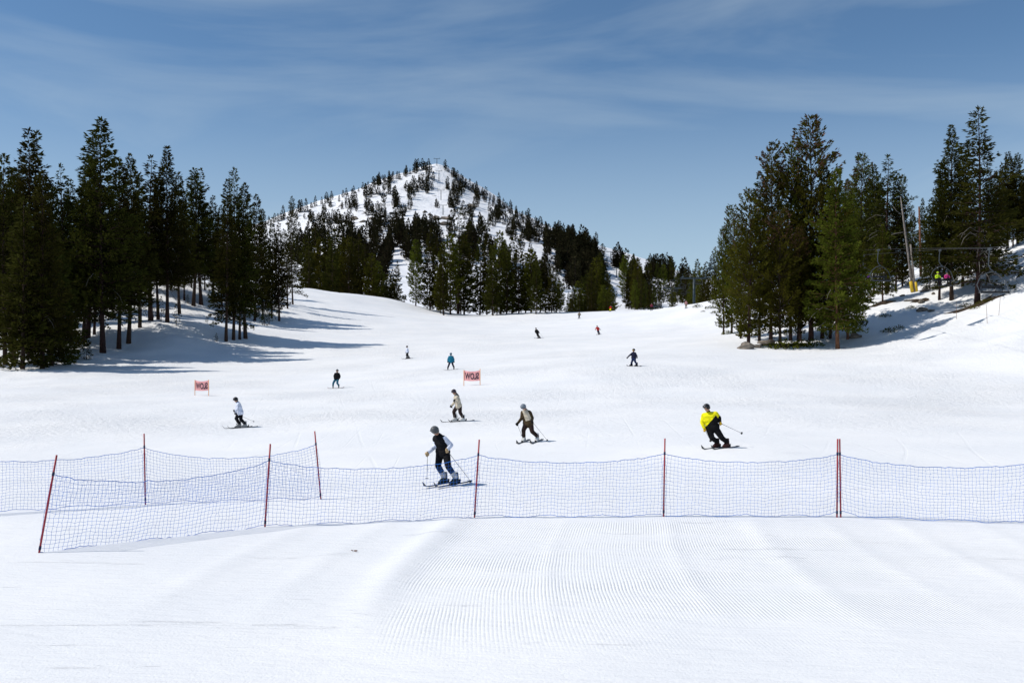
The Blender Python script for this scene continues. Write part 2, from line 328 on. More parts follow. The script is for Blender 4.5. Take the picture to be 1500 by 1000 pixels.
V = np.stack([XX, YY, ZZ], -1).reshape(-1, 3); Fq = np.stack([idx[:-1, :-1], idx[:-1, 1:], idx[1:, 1:], idx[1:, :-1]], -1).reshape(-1, 4)
tag(ob('snow_ground', mesh('snow_ground', V, Fq, SNOW, smooth=True)), kind='structure')
ys = 285 + (1600 - 285) * np.linspace(0, 1, 230) ** 1.15; xs = np.linspace(-1, 1, 301); xs = 330 * xs + 470 * xs ** 5
YY, XX = np.meshgrid(ys, xs, indexing='ij'); ZZ = mnt(XX, YY); nr, nc = YY.shape; idx = np.arange(nr * nc).reshape(nr, nc)
V = np.stack([XX, YY, ZZ], -1).reshape(-1, 3); Fq = np.stack([idx[:-1, :-1], idx[:-1, 1:], idx[1:, 1:], idx[1:, :-1]], -1).reshape(-1, 4)
tag(ob('mountain', mesh('mountain', V, Fq, MSNOW, smooth=True)), kind='structure')

# ------------------------------------------------------------------ trees
def perp(D):
    r = RNG.normal(size=D.shape); r -= D * (r * D).sum(1, keepdims=True); return r / (np.linalg.norm(r, axis=1, keepdims=True) + 1e-9)
def conifer(H, R, base, whorls, per, tl, dens, style='fir', dead=0, top_cone=0.0, ragged=0.35, lean=0.0, nd=2, fw=.15):
    """returns trunk MB and crown arrays. H height, R crown radius, base bare share, tl tuft length"""
    T = MB(); n = 9; bend = RNG.normal(0, 0.012 * H, 2); k = np.linspace(0, 1, n)
    path = lambda t: np.array([bend[0] * math.sin(t * PI) + lean * H * t * (1 - .4 * t), bend[1] * math.sin(t * PI * .8), H * t])
    r0 = 0.0085 * H + 0.05
    T.tube([path(t) - (np.array([0, 0, .6]) if t == 0 else 0) for t in k], [r0 * (1.35 if t == 0 else 1 - 0.95 * t) for t in k], 8)
    P = []; D = []; S = []; Mi = []
    ph = RNG.uniform(0, 6.28, 4)
    for w in range(whorls):
        t = min(max((w + RNG.uniform(-.3, .3)) / whorls, 0), .995) ** .86; h = base + (1 - base) * t
        if style == 'fir': prof = (1 - t) ** 0.92 * min(1, .62 + 2.2 * t) * 1.05 + .025
        else: prof = (1 - t ** 1.7) ** 0.75 * min(1, .5 + 1.9 * t) * .95 + .04
        m = max(3, int(per * (0.65 + 0.35 * (1 - t)) + RNG.uniform(-1, 1)))
        az0 = RNG.uniform(0, 6.28)
        for j in range(m):
            az = az0 + 6.283 * j / m + RNG.normal(0, .25)
            lump = 1 + ragged * (math.sin(az * 2 + ph[0] + h * 17) * .5 + math.sin(az + ph[1] - h * 29) * .5 + RNG.normal(0, .35))
            Lb = R * prof * max(.25, lump)
            if RNG.random() < .09: Lb *= 1.25
            if RNG.random() < ragged * .3: continue
            up = (.05 + .55 * t ** 1.5 if style == 'fir' else .25 + .5 * t) + RNG.normal(0, .12)
            droop = .35 * (1 - t) if style == 'fir' else .1
            o = path(h); e = np.array([math.cos(az), math.sin(az), 0.0])
            f = lambda q: o + e * (Lb * q) + np.array([0, 0, Lb * (up * q - droop * q * q + .18 * q ** 3)])
            if Lb > 1.0 and nd > 1: T.tube([f(0), f(.5), f(.95)], [.012 * Lb + .012, .008 * Lb + .008, .006], 4, cap=False)
            nt = max(2, int(Lb / tl * dens * (1.7 if style == 'fir' else 1.5)))
            q = (RNG.uniform(.02 if style == 'fir' else .08, 1, nt)) ** .72
            wid = .34 * Lb * (1.05 - q) + .05
            lat = np.array([-e[1], e[0], 0]); off = RNG.uniform(-1, 1, nt) * wid
            pos = np.array([f(a) for a in q]) + lat * off[:, None] + np.array([0, 0, 1]) * (RNG.normal(0, .16 * tl + .03 * Lb, nt))[:, None]
            d = e * .8 + lat * (np.sign(off) * RNG.uniform(.1, .9, nt))[:, None] + np.array([0, 0, 1]) * (RNG.normal(.12 if style == 'fir' else .5, .3, nt))[:, None]
            P.append(pos); D.append(d); S.append(np.full(nt, tl) * RNG.uniform(.65, 1.3, nt)); Mi.append((RNG.random(nt) < top_cone * (t > .62) * (q > .6)).astype(int))
    nt = 6; P.append(np.tile(path(.985), (nt, 1)) + RNG.normal(0, .05, (nt, 3))); d = RNG.normal(0, .3, (nt, 3)); d[:, 2] = 1; D.append(d); S.append(np.full(nt, tl * 1.2)); Mi.append(np.zeros(nt, int))
    for i in range(dead):
        h = RNG.uniform(.12, base + .28); az = RNG.uniform(0, 6.28); e = np.array([math.cos(az), math.sin(az), 0]); Lb = R * RNG.uniform(.4, .95); o = path(h)
        T.tube([o, o + e * Lb * .5 + [0, 0, .12 * Lb], o + e * Lb * .85 + [0, 0, -.12 * Lb], o + e * Lb + [0, 0, -.34 * Lb]], [.05, .035, .022, .01], 4, mi=1, cap=False)
    P = np.concatenate(P); D = np.concatenate(D); S = np.concatenate(S); Mi = np.concatenate(Mi); D /= np.linalg.norm(D, axis=1, keepdims=True)
    Vs = []; 
    for a in range(nd):
        sd_ = perp(D) * (S * fw)[:, None]; mid = P + D * (S * .45)[:, None]
        Vs.append(np.stack([P, mid + sd_, P + D * S[:, None], mid - sd_], 1).reshape(-1, 3))
        D = D + RNG.normal(0, .25, D.shape); D /= np.linalg.norm(D, axis=1, keepdims=True)
    Vc = np.concatenate(Vs); Fc = np.arange(len(Vc)).reshape(-1, 4); return T, Vc, Fc, np.tile(Mi, nd)
def make_kind(nm, needles, bark, **k):
    T, Vc, Fc, Mi = conifer(**k)
    return dict(H=k['H'], trunk=mesh('trunk', T.v, T.f, [bark, M_GREY], T.m, True), crown=mesh('crown', Vc, Fc, [needles, M_CONE], Mi), name=nm)
KIND = {}
for i, (R, base, per) in enumerate([(5.0, .17, 7), (4.0, .22, 6), (3.6, .25, 6), (4.5, .08, 7), (3.3, .16, 6)]):
    KIND['fir%d' % i] = make_kind('conifer_tree', M_FIR, M_BARK, H=28.0, R=R, base=base, whorls=46, per=per + 1, tl=.52, dens=4.2, dead=10 if i in (1, 2) else 5, ragged=.36)
for i, (R, base, per) in enumerate([(4.6, .08, 6), (4.1, .10, 6), (3.9, .05, 6)]):
    KIND['pine%d' % i] = make_kind('pine_tree', M_PINE, M_BARK, H=26.0, R=R, base=base, whorls=44, per=per + 1, tl=.52, dens=4.2, style='pine', dead=4, top_cone=.45 if i < 2 else .1, ragged=.42)
KIND['ragged0'] = make_kind('conifer_tree', M_FIR, M_BARK, H=27.0, R=4.8, base=.12, whorls=38, per=7, tl=.52, dens=3.8, dead=34, ragged=.5)
KIND['ragged1'] = make_kind('conifer_tree', M_FIR, M_BARK, H=25.0, R=2.9, base=.28, whorls=36, per=6, tl=.5, dens=3.4, dead=24, ragged=.6)
KIND['lit0'] = make_kind('conifer_tree', M_PINE, M_REDBARK, H=24.0, R=4.7, base=.11, whorls=44, per=8, tl=.5, dens=4.2, dead=16, ragged=.32)
KIND['low0'] = make_kind('conifer_tree', M_FIR, M_BARK, H=16.0, R=2.9, base=.04, whorls=34, per=8, tl=.48, dens=3.6, dead=0, ragged=.3)
KIND['sap0'] = make_kind('conifer_sapling', M_FIR, M_BARK, H=3.2, R=.95, base=.05, whorls=14, per=5, tl=.34, dens=1.6, dead=0, ragged=.4)
KIND['sap1'] = make_kind('conifer_sapling', M_FIR, M_BARK, H=4.5, R=.9, base=.22, whorls=14, per=5, tl=.36, dens=1.3, dead=0, ragged=.5)
for i, (R, base, st) in enumerate([(3.9, .04, 'fir'), (3.2, .07, 'fir'), (3.7, .05, 'pine'), (2.9, .10, 'fir')]):
    KIND['mid%d' % i] = make_kind('conifer_tree', M_PINE if i == 2 else M_FIR, M_BARK, H=22.0, R=R, base=base, whorls=38, per=6, tl=.82, dens=3.8, style=st, ragged=.34)
FAR = []
for i, (R, st) in enumerate([(3.4, 'fir'), (3.0, 'pine'), (3.6, 'pine'), (2.6, 'fir'), (3.2, 'fir')]):
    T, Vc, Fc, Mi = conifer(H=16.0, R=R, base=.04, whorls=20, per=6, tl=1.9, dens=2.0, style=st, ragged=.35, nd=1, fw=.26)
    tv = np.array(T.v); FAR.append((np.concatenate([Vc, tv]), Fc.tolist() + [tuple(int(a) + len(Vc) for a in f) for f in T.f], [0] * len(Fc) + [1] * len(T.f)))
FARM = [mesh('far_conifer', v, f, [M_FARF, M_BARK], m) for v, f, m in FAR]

def plant(kind, x, y, height, label, group=None, cat='tree', wide=1.0, tilt=(0, 0), name=None):
    K = KIND[kind]; sc = height / K['H']; z = g(x, y)
    e = ob(name or K['name'], None, None, (x, y, z - .05), (tilt[0], tilt[1], random.uniform(0, 6.28) if tilt == (0, 0) else 0), (sc * wide, sc * wide, sc)); e.empty_display_size = .5
    tag(e, label, cat, group); ob('trunk', K['trunk'], e); ob('crown', K['crown'], e); return e
def plant_px(kind, px, pyb, pyt, label, group=None, d=None, **k):
    if d is None:
        h = hit(px, pyb); x, y = h[0], h[1]
    else: x, y = (px - HX) / F * d, d
    z = g(x, y); H = (HY - pyt) / F * y - z
    return plant(kind, x, y, max(H, 1.0), label, group, **k)

LB, LBG = 'dark green conifer standing in the dense stand on the shaded snow bank', 'conifers of the dense stand on the shaded bank'
plant_px('fir0', 151, 517, 173, 'tallest broad conifer at the foot of the shaded bank, stout reddish-brown trunk', wide=1.05)
plant_px('fir1', 174, 511, 232, 'slimmer conifer whose bare trunk stands right beside the stoutest trunk at the bank foot')
plant_px('fir2', 188, 503, 224, LB, LBG)
plant_px('fir1', 245, 472, 214, 'tall conifer with straight bare lower trunk standing alone halfway up the shaded bank')
for (px, b, t, k, w) in [(33, 541, 290, 'low0', 1.0), (62, 540, 250, 'fir3', .95), (75, 536, 330, 'low0', 1.1), (8, 535, 226, 'fir3', 1.0), (92, 528, 360, 'low0', 1.0), (20, 528, 250, 'fir4', 1.1)]:
    plant_px(k, px, b, t, 'conifer with green boughs down to the snow, edge of the dense stand', 'low-branched conifers at the edge of the dense stand', wide=w)
for (px, b, t, k, w) in [(43, 522, 186, 'fir3', .95), (57, 515, 192, 'ragged1', 1.2), (88, 518, 240, 'ragged1', .9), (105, 505, 262, 'fir4', 1.0), (122, 500, 270, 'fir1', 1.1), (128, 495, 225, 'fir2', 1.2), (138, 490, 262, 'fir3', .8),
        (205, 480, 255, 'fir4', 1.0), (221, 470, 228, 'ragged1', 1.3), (232, 468, 262, 'fir2', 1.1), (263, 460, 252, 'fir1', 1.0), (283, 448, 245, 'fir2', 1.2), (295, 446, 247, 'ragged1', 1.2), (312, 442, 286, 'fir4', 1.1), (325, 450, 300, 'fir1', .9),
        (331, 500, 262, 'fir4', .9), (342, 498, 244, 'ragged0', .8), (351, 497, 300, 'fir4', .9), (360, 496, 268, 'fir2', 1.1), (373, 470, 284, 'fir3', .9), (385, 462, 306, 'fir0', .7), (398, 466, 318, 'fir3', .8), (270, 440, 290, 'fir0', .8),
        (180, 455, 280, 'fir0', .9), (150, 460, 270, 'fir3', 1.0), (100, 470, 275, 'fir0', .8), (70, 480, 262, 'fir0', .9), (20, 480, 245, 'fir0', .9), (-12, 500, 240, 'fir0', 1.0), (-8, 470, 255, 'fir3', 1.0), (40, 460, 262, 'fir1', 1.1), (196, 440, 300, 'fir3', .9),
        (230, 430, 290, 'fir0', .8), (300, 425, 300, 'fir0', .8), (335, 422, 305, 'fir3', .9), (362, 425, 312, 'fir0', .7), (250, 425, 300, 'fir3', .9), (212, 425, 310, 'fir0', .8), (318, 420, 315, 'fir3', .9), (280, 420, 305, 'fir0', .8), (120, 445, 300, 'fir0', .9), (165, 440, 300, 'fir3', .9)]:
    if 330 < px < 361 and b > 490: plant_px(k, px, b, t, 'one of four slim trunks crowded together at the toe of the shaded bank', 'four crowded trunks at the toe of the bank', wide=w)
    elif b < 450: plant_px(k, px, b, t, 'conifer filling the back of the dense stand, above the shaded bank', 'back row of the dense stand', wide=w)
    elif px < 110: plant_px(k, px, b, t, 'tall dark conifer rising behind the low-branched edge trees of the dense stand', 'conifers behind the low-branched edge', wide=w)
    else: plant_px(k, px, b, t, LB, LBG, wide=w)
plant_px('fir4', 409, 470, 326, 'thin young conifer in front of the two reddish trunks at the end of the bank')
plant_px('ragged0', 429, 446, 288, 'ragged flat-topped conifer with bare reddish trunk at the end of the shaded bank', wide=.75)
plant_px('ragged1', 421, 452, 335, 'short conifer leaning on its red trunk beside the ragged flat-topped one', wide=.9, tilt=(0, -.05))
for (px, b, t, k) in [(127, 527, 496, 'sap0'), (112, 505, 470, 'sap1'), (207, 470, 432, 'sap1'), (236, 471, 436, 'sap1'), (258, 478, 447, 'sap1'), (303, 473, 463, 'sap0'), (317, 500, 488, 'sap0'), (388, 477, 452, 'sap0'), (394, 476, 446, 'sap1'), (225, 466, 450, 'sap0'), (275, 445, 432, 'sap0'), (262, 448, 436, 'sap0'), (408, 465, 458, 'sap0')]:
    plant_px(k, px, b, t, 'small young fir poking out of the snow on the shaded bank', 'saplings on the shaded bank', cat='sapling')
# centre groups at the crest
CB, CBG = 'green conifer in the row along the crest of the run, below the mountain', 'conifers along the crest of the run'
for i, (px, t, w) in enumerate([(452, 352, .9), (462, 335, 1), (470, 350, 1), (480, 342, 1), (490, 338, 1.1), (498, 356, 1), (508, 348, 1), (517, 352, .9), (526, 345, 1), (535, 360, .9), (545, 372, .9), (446, 345, .9), (486, 352, 1), (512, 362, 1), (553, 384, .8), (548, 392, .9), (558, 398, .9), (563, 404, .9), (570, 402, .9), (576, 396, .9), (582, 384, .9), (566, 412, 1)]):
    plant_px('mid%d' % (i % 4), px, 0, t, 'green conifer rising behind the smooth snow shoulder where the shaded bank ends', 'conifers behind the snow shoulder', d=286 + (i * 37 % 40), wide=w)
for i, (px, b, t, w) in enumerate([(589, 437, 320, .8), (600, 440, 345, .9), (609, 448, 352, .8), (618, 447, 345, .9), (630, 455, 337, .9), (640, 455, 350, .9), (650, 462, 362, .9), (660, 460, 345, 1), (680, 460, 345, 1), (693, 460, 322, .9), (703, 461, 350, 1), (713, 460, 345, .9), (722, 461, 362, 1), (733, 460, 340, .9), (742, 460, 366, 1), (750, 459, 350, .9),
        (760, 459, 352, .9), (770, 459, 372, 1), (778, 459, 366, 1), (785, 459, 378, 1), (799, 459, 378, 1), (808, 458, 388, 1), (815, 458, 398, 1.1), (820, 458, 412, 1.1), (645, 458, 390, .9), (675, 460, 380, 1), (728, 460, 390, 1)]):
    h = hit(px, b + 1, 200, 300)
    if h: plant_px('mid%d' % ((i * 3 + i // 4) % 4), px, b, t, CB, CBG, d=min(h[1], 268) + (i * 7 % 12), wide=w)
plant_px('ragged1', 671, 458, 304, 'tallest ragged brownish conifer rising from the crest row below the mountain', d=272, wide=1.1)
plant_px('ragged1', 791, 458, 380, 'thin pale see-through conifer in front of the dark crest row', d=262, wide=1.2)
for i, (px, t, dd) in enumerate([(833, 428, 330), (840, 420, 345), (846, 412, 350), (853, 405, 360), (860, 398, 380), (867, 390, 370), (874, 378, 380), (880, 372, 390), (886, 390, 380), (891, 402, 370), (896, 418, 350), (850, 425, 330), (862, 420, 330), (872, 415, 335), (884, 418, 330), (838, 432, 320), (866, 432, 318), (890, 428, 322)]):
    plant_px('mid%d' % (i % 4), px, 0, t, 'conifer in the clump beside the lift line beyond the crest', 'conifers of the clump beyond the crest', d=dd, wide=1.1)
for i, (px, t, dd) in enumerate([(925, 378, 470), (929, 373, 480), (934, 380, 460), (921, 395, 470), (939, 395, 450), (945, 410, 430), (930, 410, 430), (952, 415, 410), (958, 420, 400), (966, 425, 380), (915, 374, 560), (983, 376, 560), (951, 376, 560), (962, 385, 560), (972, 388, 560), (993, 395, 540), (1004, 393, 520), (1012, 398, 480), (985, 420, 400), (1010, 410, 400), (1016, 398, 360), (1021, 381, 320), (1028, 392, 310), (1034, 386, 300), (1044, 369, 280), (1050, 378, 270), (1012, 420, 330)]):
    plant_px('mid%d' % (i * 3 % 4), px, 0, t, 'conifer on the low hill behind the lift towers', 'conifers behind the lift towers', d=dd, wide=.9)
# right hand clump
RB, RBG = 'olive green conifer inside the tight clump on the rocky knoll', 'conifers of the clump on the knoll'
plant_px('pine2', 1096, 508, 277, 'left-hand drooping pine of the knoll clump with low boughs over the rocks', wide=1.0)
plant_px('pine1', 1143, 509, 305, 'bright olive front pine of the knoll clump, bushy down to its foot', wide=1.05)
plant_px('lit0', 1227, 511, 247, 'front conifer of the knoll clump with curved red-brown trunk base', wide=.95)
plant_px('pine0', 1188, 498, 170, 'tallest pine of the knoll clump, rusty cones crowding its rounded top', wide=.95)
for (px, b, t, k, w) in [(1060, 490, 332, 'pine2', .75), (1072, 488, 300, 'pine1', .7), (1129, 500, 209, 'pine1', .8), (1158, 499, 212, 'pine0', .75), (1112, 500, 250, 'fir3', .8), (1204, 496, 240, 'fir3', .9), (1216, 496, 262, 'fir0', .75), (1242, 497, 282, 'lit0', .8), (1172, 500, 255, 'fir0', .8), (1085, 496, 318, 'pine0', .7), (1168, 506, 330, 'pine1', .8)]:
    plant_px(k, px, b, t, RB, RBG, wide=w)
# right hand bank
plant_px('ragged0', 1431, 446, 154, 'lone tallest fir with arching grey dead branches, rooted in brown needle litter', wide=1.22)
plant_px('fir1', 1394, 440, 183, 'fir close behind the lone tallest fir, second highest of the bank', wide=1.05)
plant_px('fir0', 1376, 440, 232, 'dark leaning conifer beside the padded pole on the sunny bank', wide=.8, tilt=(0, .03))
plant_px('lit0', 1293, 443, 328, 'shorter green conifer with mossy foot uphill of the knoll clump', wide=.95)
for (px, b, t, k, w) in [(1262, 432, 226, 'pine0', .9), (1280, 430, 240, 'fir0', .8), (1300, 428, 227, 'ragged1', 1.4), (1312, 425, 262, 'fir3', .9), (1322, 420, 256, 'pine2', .7), (1250, 430, 255, 'fir3', .9), (1272, 425, 262, 'fir1', 1.1), (1336, 408, 300, 'fir4', 1.0), (1350, 400, 290, 'fir3', .8), (1362, 425, 330, 'low0', .9), (1410, 420, 215, 'fir3', .9), (1446, 415, 250, 'fir3', .9), (1290, 420, 270, 'fir0', .9),
        (1458, 385, 250, 'fir0', .8), (1476, 365, 222, 'fir2', 1.2), (1491, 358, 224, 'fir2', 1.2), (1484, 362, 255, 'lit0', .9), (1505, 355, 240, 'fir3', 1.0), (1466, 372, 262, 'fir1', 1.0), (1498, 352, 262, 'fir0', .8), (1240, 425, 262, 'fir0', .8), (1418, 408, 262, 'fir0', .8), (1383, 410, 280, 'fir0', .8), (1524, 350, 235, 'fir0', 1)]:
    plant_px(k, px, b, t, 'conifer in the wood along the top of the sunny lift bank', 'conifers of the wood above the lift bank', wide=w)

# mountain trees
spots = []
def cl(px, py, rx, ry, n):
    for _ in range(int(n * (1.25 if py < 345 else 1.25)) if n > 1 else 1): spots.append((px + random.gauss(0, rx * .45), py + random.gauss(0, ry * .45) + 5))
def line(pts, n, jx=2.0, jy=2.5):
    for i in range(n):
        u = (i + random.random()) / n * (len(pts) - 1); k = min(int(u), len(pts) - 2); a = u - k
        spots.append((pts[k][0] * (1 - a) + pts[k + 1][0] * a + random.gauss(0, jx), pts[k][1] * (1 - a) + pts[k + 1][1] * a + abs(random.gauss(0, jy)) + 1))
line([(395, 327), (430, 313), (465, 300)], 16); line([(465, 300), (520, 279), (560, 266)], 17); line([(560, 266), (600, 252), (628, 244)], 26, 2, 3); line([(648, 244), (668, 258)], 5)
line([(664, 256), (700, 282), (740, 303)], 34, 2, 4); line([(740, 303), (800, 335), (850, 362), (885, 385)], 60, 2, 6)
for c in [(557, 262, 12, 12, 8), (570, 274, 13, 18, 14), (546, 290, 10, 12, 7), (533, 281, 5, 5, 3), (502, 299, 2, 2, 1), (512, 299, 2, 2, 1), (580, 294, 8, 16, 8), (604, 277, 13, 22, 17), (627, 264, 9, 20, 15), (546, 306, 14, 10, 7), (536, 300, 4, 4, 3), (560, 326, 22, 18, 24), (484, 324, 14, 12, 10), (471, 342, 16, 18, 16), (505, 329, 14, 14, 8), (510, 352, 20, 20, 20),
        (546, 347, 14, 24, 20), (525, 367, 20, 22, 24), (585, 334, 9, 22, 12), (570, 358, 10, 12, 8), (562, 378, 8, 8, 5), (541, 394, 20, 16, 15), (560, 404, 10, 12, 7), (632, 327, 14, 11, 8), (666, 277, 9, 18, 8), (656, 271, 4, 7, 4), (640, 299, 5, 5, 3), (663, 298, 6, 18, 6), (674, 280, 9, 13, 9), (699, 288, 6, 16, 9), (668, 300, 12, 16, 9), (688, 311, 12, 14, 8), (660, 332, 6, 8, 4), (707, 333, 8, 11, 7),
        (727, 310, 13, 22, 24), (752, 328, 16, 20, 22), (772, 338, 12, 15, 14), (808, 350, 14, 14, 13), (830, 353, 18, 20, 25), (853, 364, 15, 20, 26), (872, 374, 8, 16, 12), (822, 388, 16, 12, 15), (853, 394, 20, 18, 28), (878, 396, 8, 18, 12), (836, 414, 10, 12, 9), (870, 416, 16, 14, 14), (777, 366, 2, 3, 1), (724, 364, 12, 11, 8), (690, 335, 6, 8, 4), (450, 350, 20, 14, 16), (440, 375, 20, 18, 18), (490, 385, 20, 16, 16),
        (912, 393, 6, 12, 8), (931, 408, 10, 16, 16), (956, 398, 15, 8, 15), (979, 402, 13, 8, 13), (1001, 410, 12, 8, 11), (942, 436, 17, 9, 14), (1001, 428, 12, 12, 11), (903, 385, 6, 3, 6), (800, 372, 6, 10, 4), (600, 372, 16, 14, 14), (640, 365, 20, 12, 14), (690, 370, 20, 14, 16), (740, 385, 16, 10, 10), (610, 330, 8, 12, 6), (480, 300, 16, 5, 4), (594, 310, 6, 10, 5), (620, 348, 36, 14, 30), (690, 352, 26, 14, 20), (560, 384, 18, 12, 14), (790, 410, 16, 12, 12), (465, 318, 22, 8, 12), (520, 300, 20, 8, 8), (835, 372, 20, 14, 20), (865, 392, 12, 16, 14), (845, 370, 22, 16, 26), (862, 380, 14, 18, 22), (815, 362, 14, 12, 14), (780, 345, 14, 12, 12), (850, 410, 18, 14, 16), (590, 352, 14, 14, 10)]: cl(*c)
far = []
for (px, py) in spots:
    h = hit(px, py, 300, 1500, 1400)
    if h: far.append((h[1], h[0], h[2]))
far.sort(key=lambda q: q[0])
SV, SF, SM = [], [], []; base_i = 0
for i, (y, x, z) in enumerate(far):
    s_ = random.uniform(.4, 1.05) * (1.0 if y < 900 else .78); rz = random.uniform(0, 6.28); k = random.randrange(5)
    if i < 300:
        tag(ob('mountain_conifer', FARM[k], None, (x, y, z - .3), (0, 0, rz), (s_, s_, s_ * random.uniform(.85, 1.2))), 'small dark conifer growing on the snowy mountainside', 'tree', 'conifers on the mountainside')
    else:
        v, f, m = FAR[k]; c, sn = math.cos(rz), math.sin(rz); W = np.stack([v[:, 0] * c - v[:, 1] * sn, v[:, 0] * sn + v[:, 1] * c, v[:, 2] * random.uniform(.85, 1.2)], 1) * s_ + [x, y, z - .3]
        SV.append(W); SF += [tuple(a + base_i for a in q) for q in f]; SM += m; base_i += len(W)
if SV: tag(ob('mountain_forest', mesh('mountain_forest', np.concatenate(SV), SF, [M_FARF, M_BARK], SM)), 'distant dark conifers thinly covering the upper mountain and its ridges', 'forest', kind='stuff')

# ------------------------------------------------------------------ rocks, litter, shrubs, stakes
def rock_mesh(seed, flat=.6):
    r = random.Random(seed); b = MB(); b.ell((0, 0, 0), (1, 1, 1), 10, 7); off = [r.uniform(0, 9) for _ in range(3)]
    V = []
    for p in b.v:
        v = Vector(p); k = 1 + .28 * math.sin(v.x * 3 + off[0]) * math.cos(v.y * 2.7 + off[1]) + .2 * math.sin(v.z * 4 + off[2] + v.x * 2) + r.uniform(-.06, .06); V.append((v.x * k, v.y * k, v.z * k * flat))
    return mesh('rock', V, b.f, M_ROCK)
ROCKS = [rock_mesh(i, .55) for i in range(4)]
def rock(px, py, w, label, group=None, k=0, m=None, d0=25):
    h = hit(px, py, d0)
    if not h: return
    o = ob('rock' if m is None else 'litter_patch', ROCKS[k % 4] if m is None else m, None, (h[0], h[1], h[2] + .05), (0, 0, random.uniform(0, 6)), (w, w * random.uniform(.6, .9), w * random.uniform(.6, 1))); return tag(o, label, 'rock', group)
rock(1092, 511, 1.1, 'flat brown boulder beneath the drooping pine of the knoll clump', k=0); rock(1108, 509, .8, 'smaller boulder touching the flat brown one under the knoll pines', k=1); rock(1122, 503, 1.0, 'rounded boulder between the trunks of the knoll clump', k=2)
rock(1253, 494, .9, 'dark boulder just behind the curved red trunk of the knoll clump', k=3)
for i, (px, py) in enumerate([(1355, 427), (1322, 434), (1340, 440), (1349, 443), (1367, 431), (1330, 441), (1364, 456), (1350, 456), (1275, 436)]): rock(px, py, random.uniform(.35, .7), 'small stone showing through the snow of the sunny lift bank', 'stones on the lift bank', k=i)
for i, (px, py) in enumerate([(520, 318), (532, 322), (545, 318), (560, 315), (575, 322), (590, 318), (622, 308), (630, 312), (640, 318), (650, 326), (655, 318), (690, 300), (700, 352), (575, 310), (505, 322)]): rock(px, py + 3, random.uniform(3, 6.5), 'dark crag breaking through the snow of the mountain face', 'crags on the mountain face', k=i, d0=500)
def litter(px, py, rx, ry, label):
    h = hit(px, py); n = 22; V = []; Fc = []
    for j in range(6):
        for i in range(n):
            a = 6.283 * i / n; r = j / 5 * (1 + .28 * math.sin(a * 3 + px) + .2 * math.sin(a * 7 + py) + random.uniform(-.12, .12)); x, y = h[0] + rx * r * math.cos(a), h[1] + ry * r * math.sin(a)
            V.append((x - h[0], y - h[1], g(x, y) - h[2] + .25 * (1 - (j / 5) ** 2) - (.05 if j == 5 else 0) + random.uniform(-.04, .04)))
    for j in range(5):
        for i in range(n): Fc.append((j * n + i, j * n + (i + 1) % n, (j + 1) * n + (i + 1) % n, (j + 1) * n + i))
    tag(ob('needle_litter', mesh('needle_litter', V, Fc, M_DIRT, smooth=True), None, (h[0], h[1], h[2])), label, 'litter')
litter(1431, 447, 3.0, 1.5, 'patch of brown needle litter and bare earth round the lone tallest fir')
litter(1292, 445, 1.6, .7, 'mossy brown strip of bare earth under the shorter green conifer')
litter(1350, 441, 1.2, .6, 'patch of bare stony earth below the padded pole')
litter(1150, 506, 3.4, .8, 'bare brown earth under the knoll clump')
def shrub_mesh(seed, n=130):
    st = np.random.default_rng(seed); T = []; 
    for i in range(n):
        a = st.uniform(0, 6.28); r = st.uniform(0, 1) ** .6; p = np.array([math.cos(a) * r, math.sin(a) * r, st.uniform(.05, .9) * (1.05 - r * .7)]); d = p * .6 + st.normal(0, .3, 3); d /= np.linalg.norm(d); sd_ = np.cross(d, st.normal(size=3)); sd_ /= np.linalg.norm(sd_); L_ = st.uniform(.2, .42)
        T += [p, p + d * L_ * .5 + sd_ * .07, p + d * L_, p + d * L_ * .5 - sd_ * .07]
    V = np.array(T); b = MB()
    for i in range(5): a = i * 1.25; b.tube([(0, 0, -.2), (.35 * math.cos(a), .35 * math.sin(a), .55)], [.03, .01], 4)
    return mesh('foliage', V, np.arange(len(V)).reshape(-1, 4), M_PINE), mesh('stem', b.v, b.f, M_BARK)
SHR = [shrub_mesh(i) for i in range(3)]
for i, (px, py, w, lb) in enumerate([(1022, 450, 1.0, 0), (1041, 452, 1.1, 0), (1047, 459, .8, 0), (1030, 457, .5, 0), (1053, 452, .5, 0), (1066, 489, .8, 0), (1052, 473, .5, 0), (1061, 472, .4, 0),
        (1303, 487, .9, 1), (1317, 482, .7, 1), (1297, 464, .7, 1), (1335, 452, .6, 1), (1150, 511, 1.6, 2), (1170, 509, 1.4, 2), (1190, 507, 1.2, 2), (1128, 510, .9, 2), (1415, 449, .7, 3), (1441, 445, .8, 3), (1428, 452, .6, 3), (1450, 441, .6, 3)]):
    h = hit(px, py); e = ob('shrub', None, None, (h[0], h[1], h[2] - .05), (0, 0, i), (w, w, w * .8)); e.empty_display_size = .3
    tag(e, ['low green shrub half buried on the mound by the first lift tower', 'sparse dark shrub in the striped tree shade of the lift bank', 'dark evergreen bush at the feet of the knoll clump', 'low scrub at the foot of the lone tallest fir'][lb], 'shrub', ['shrubs on the lift tower mound', 'shrubs in the bank shade', 'bushes under the knoll clump', 'scrub round the lone fir'][lb]); ob('foliage', SHR[i % 3][0], e); ob('stem', SHR[i % 3][1], e)
b = MB(); b.tube([(0, 0, -.3), (0.02, 0, 1.0), (.03, 0, 2.0)], [.022, .02, .014], 6); STK = mesh('marker_stake', b.v, b.f, M_REDBARK)
for px, py in [(1401, 467), (1446, 474), (1463, 462), (1333, 424)]:
    h = hit(px, py); tag(ob('marker_stake', STK, None, h, (0, random.uniform(-.08, .08), 0)), 'thin bamboo marker stake stuck in the snow below the lone tallest fir' if px > 1400 else 'thin bamboo stake next to the padded pole', 'stake', 'bamboo stakes below the lone fir' if px > 1400 else None)
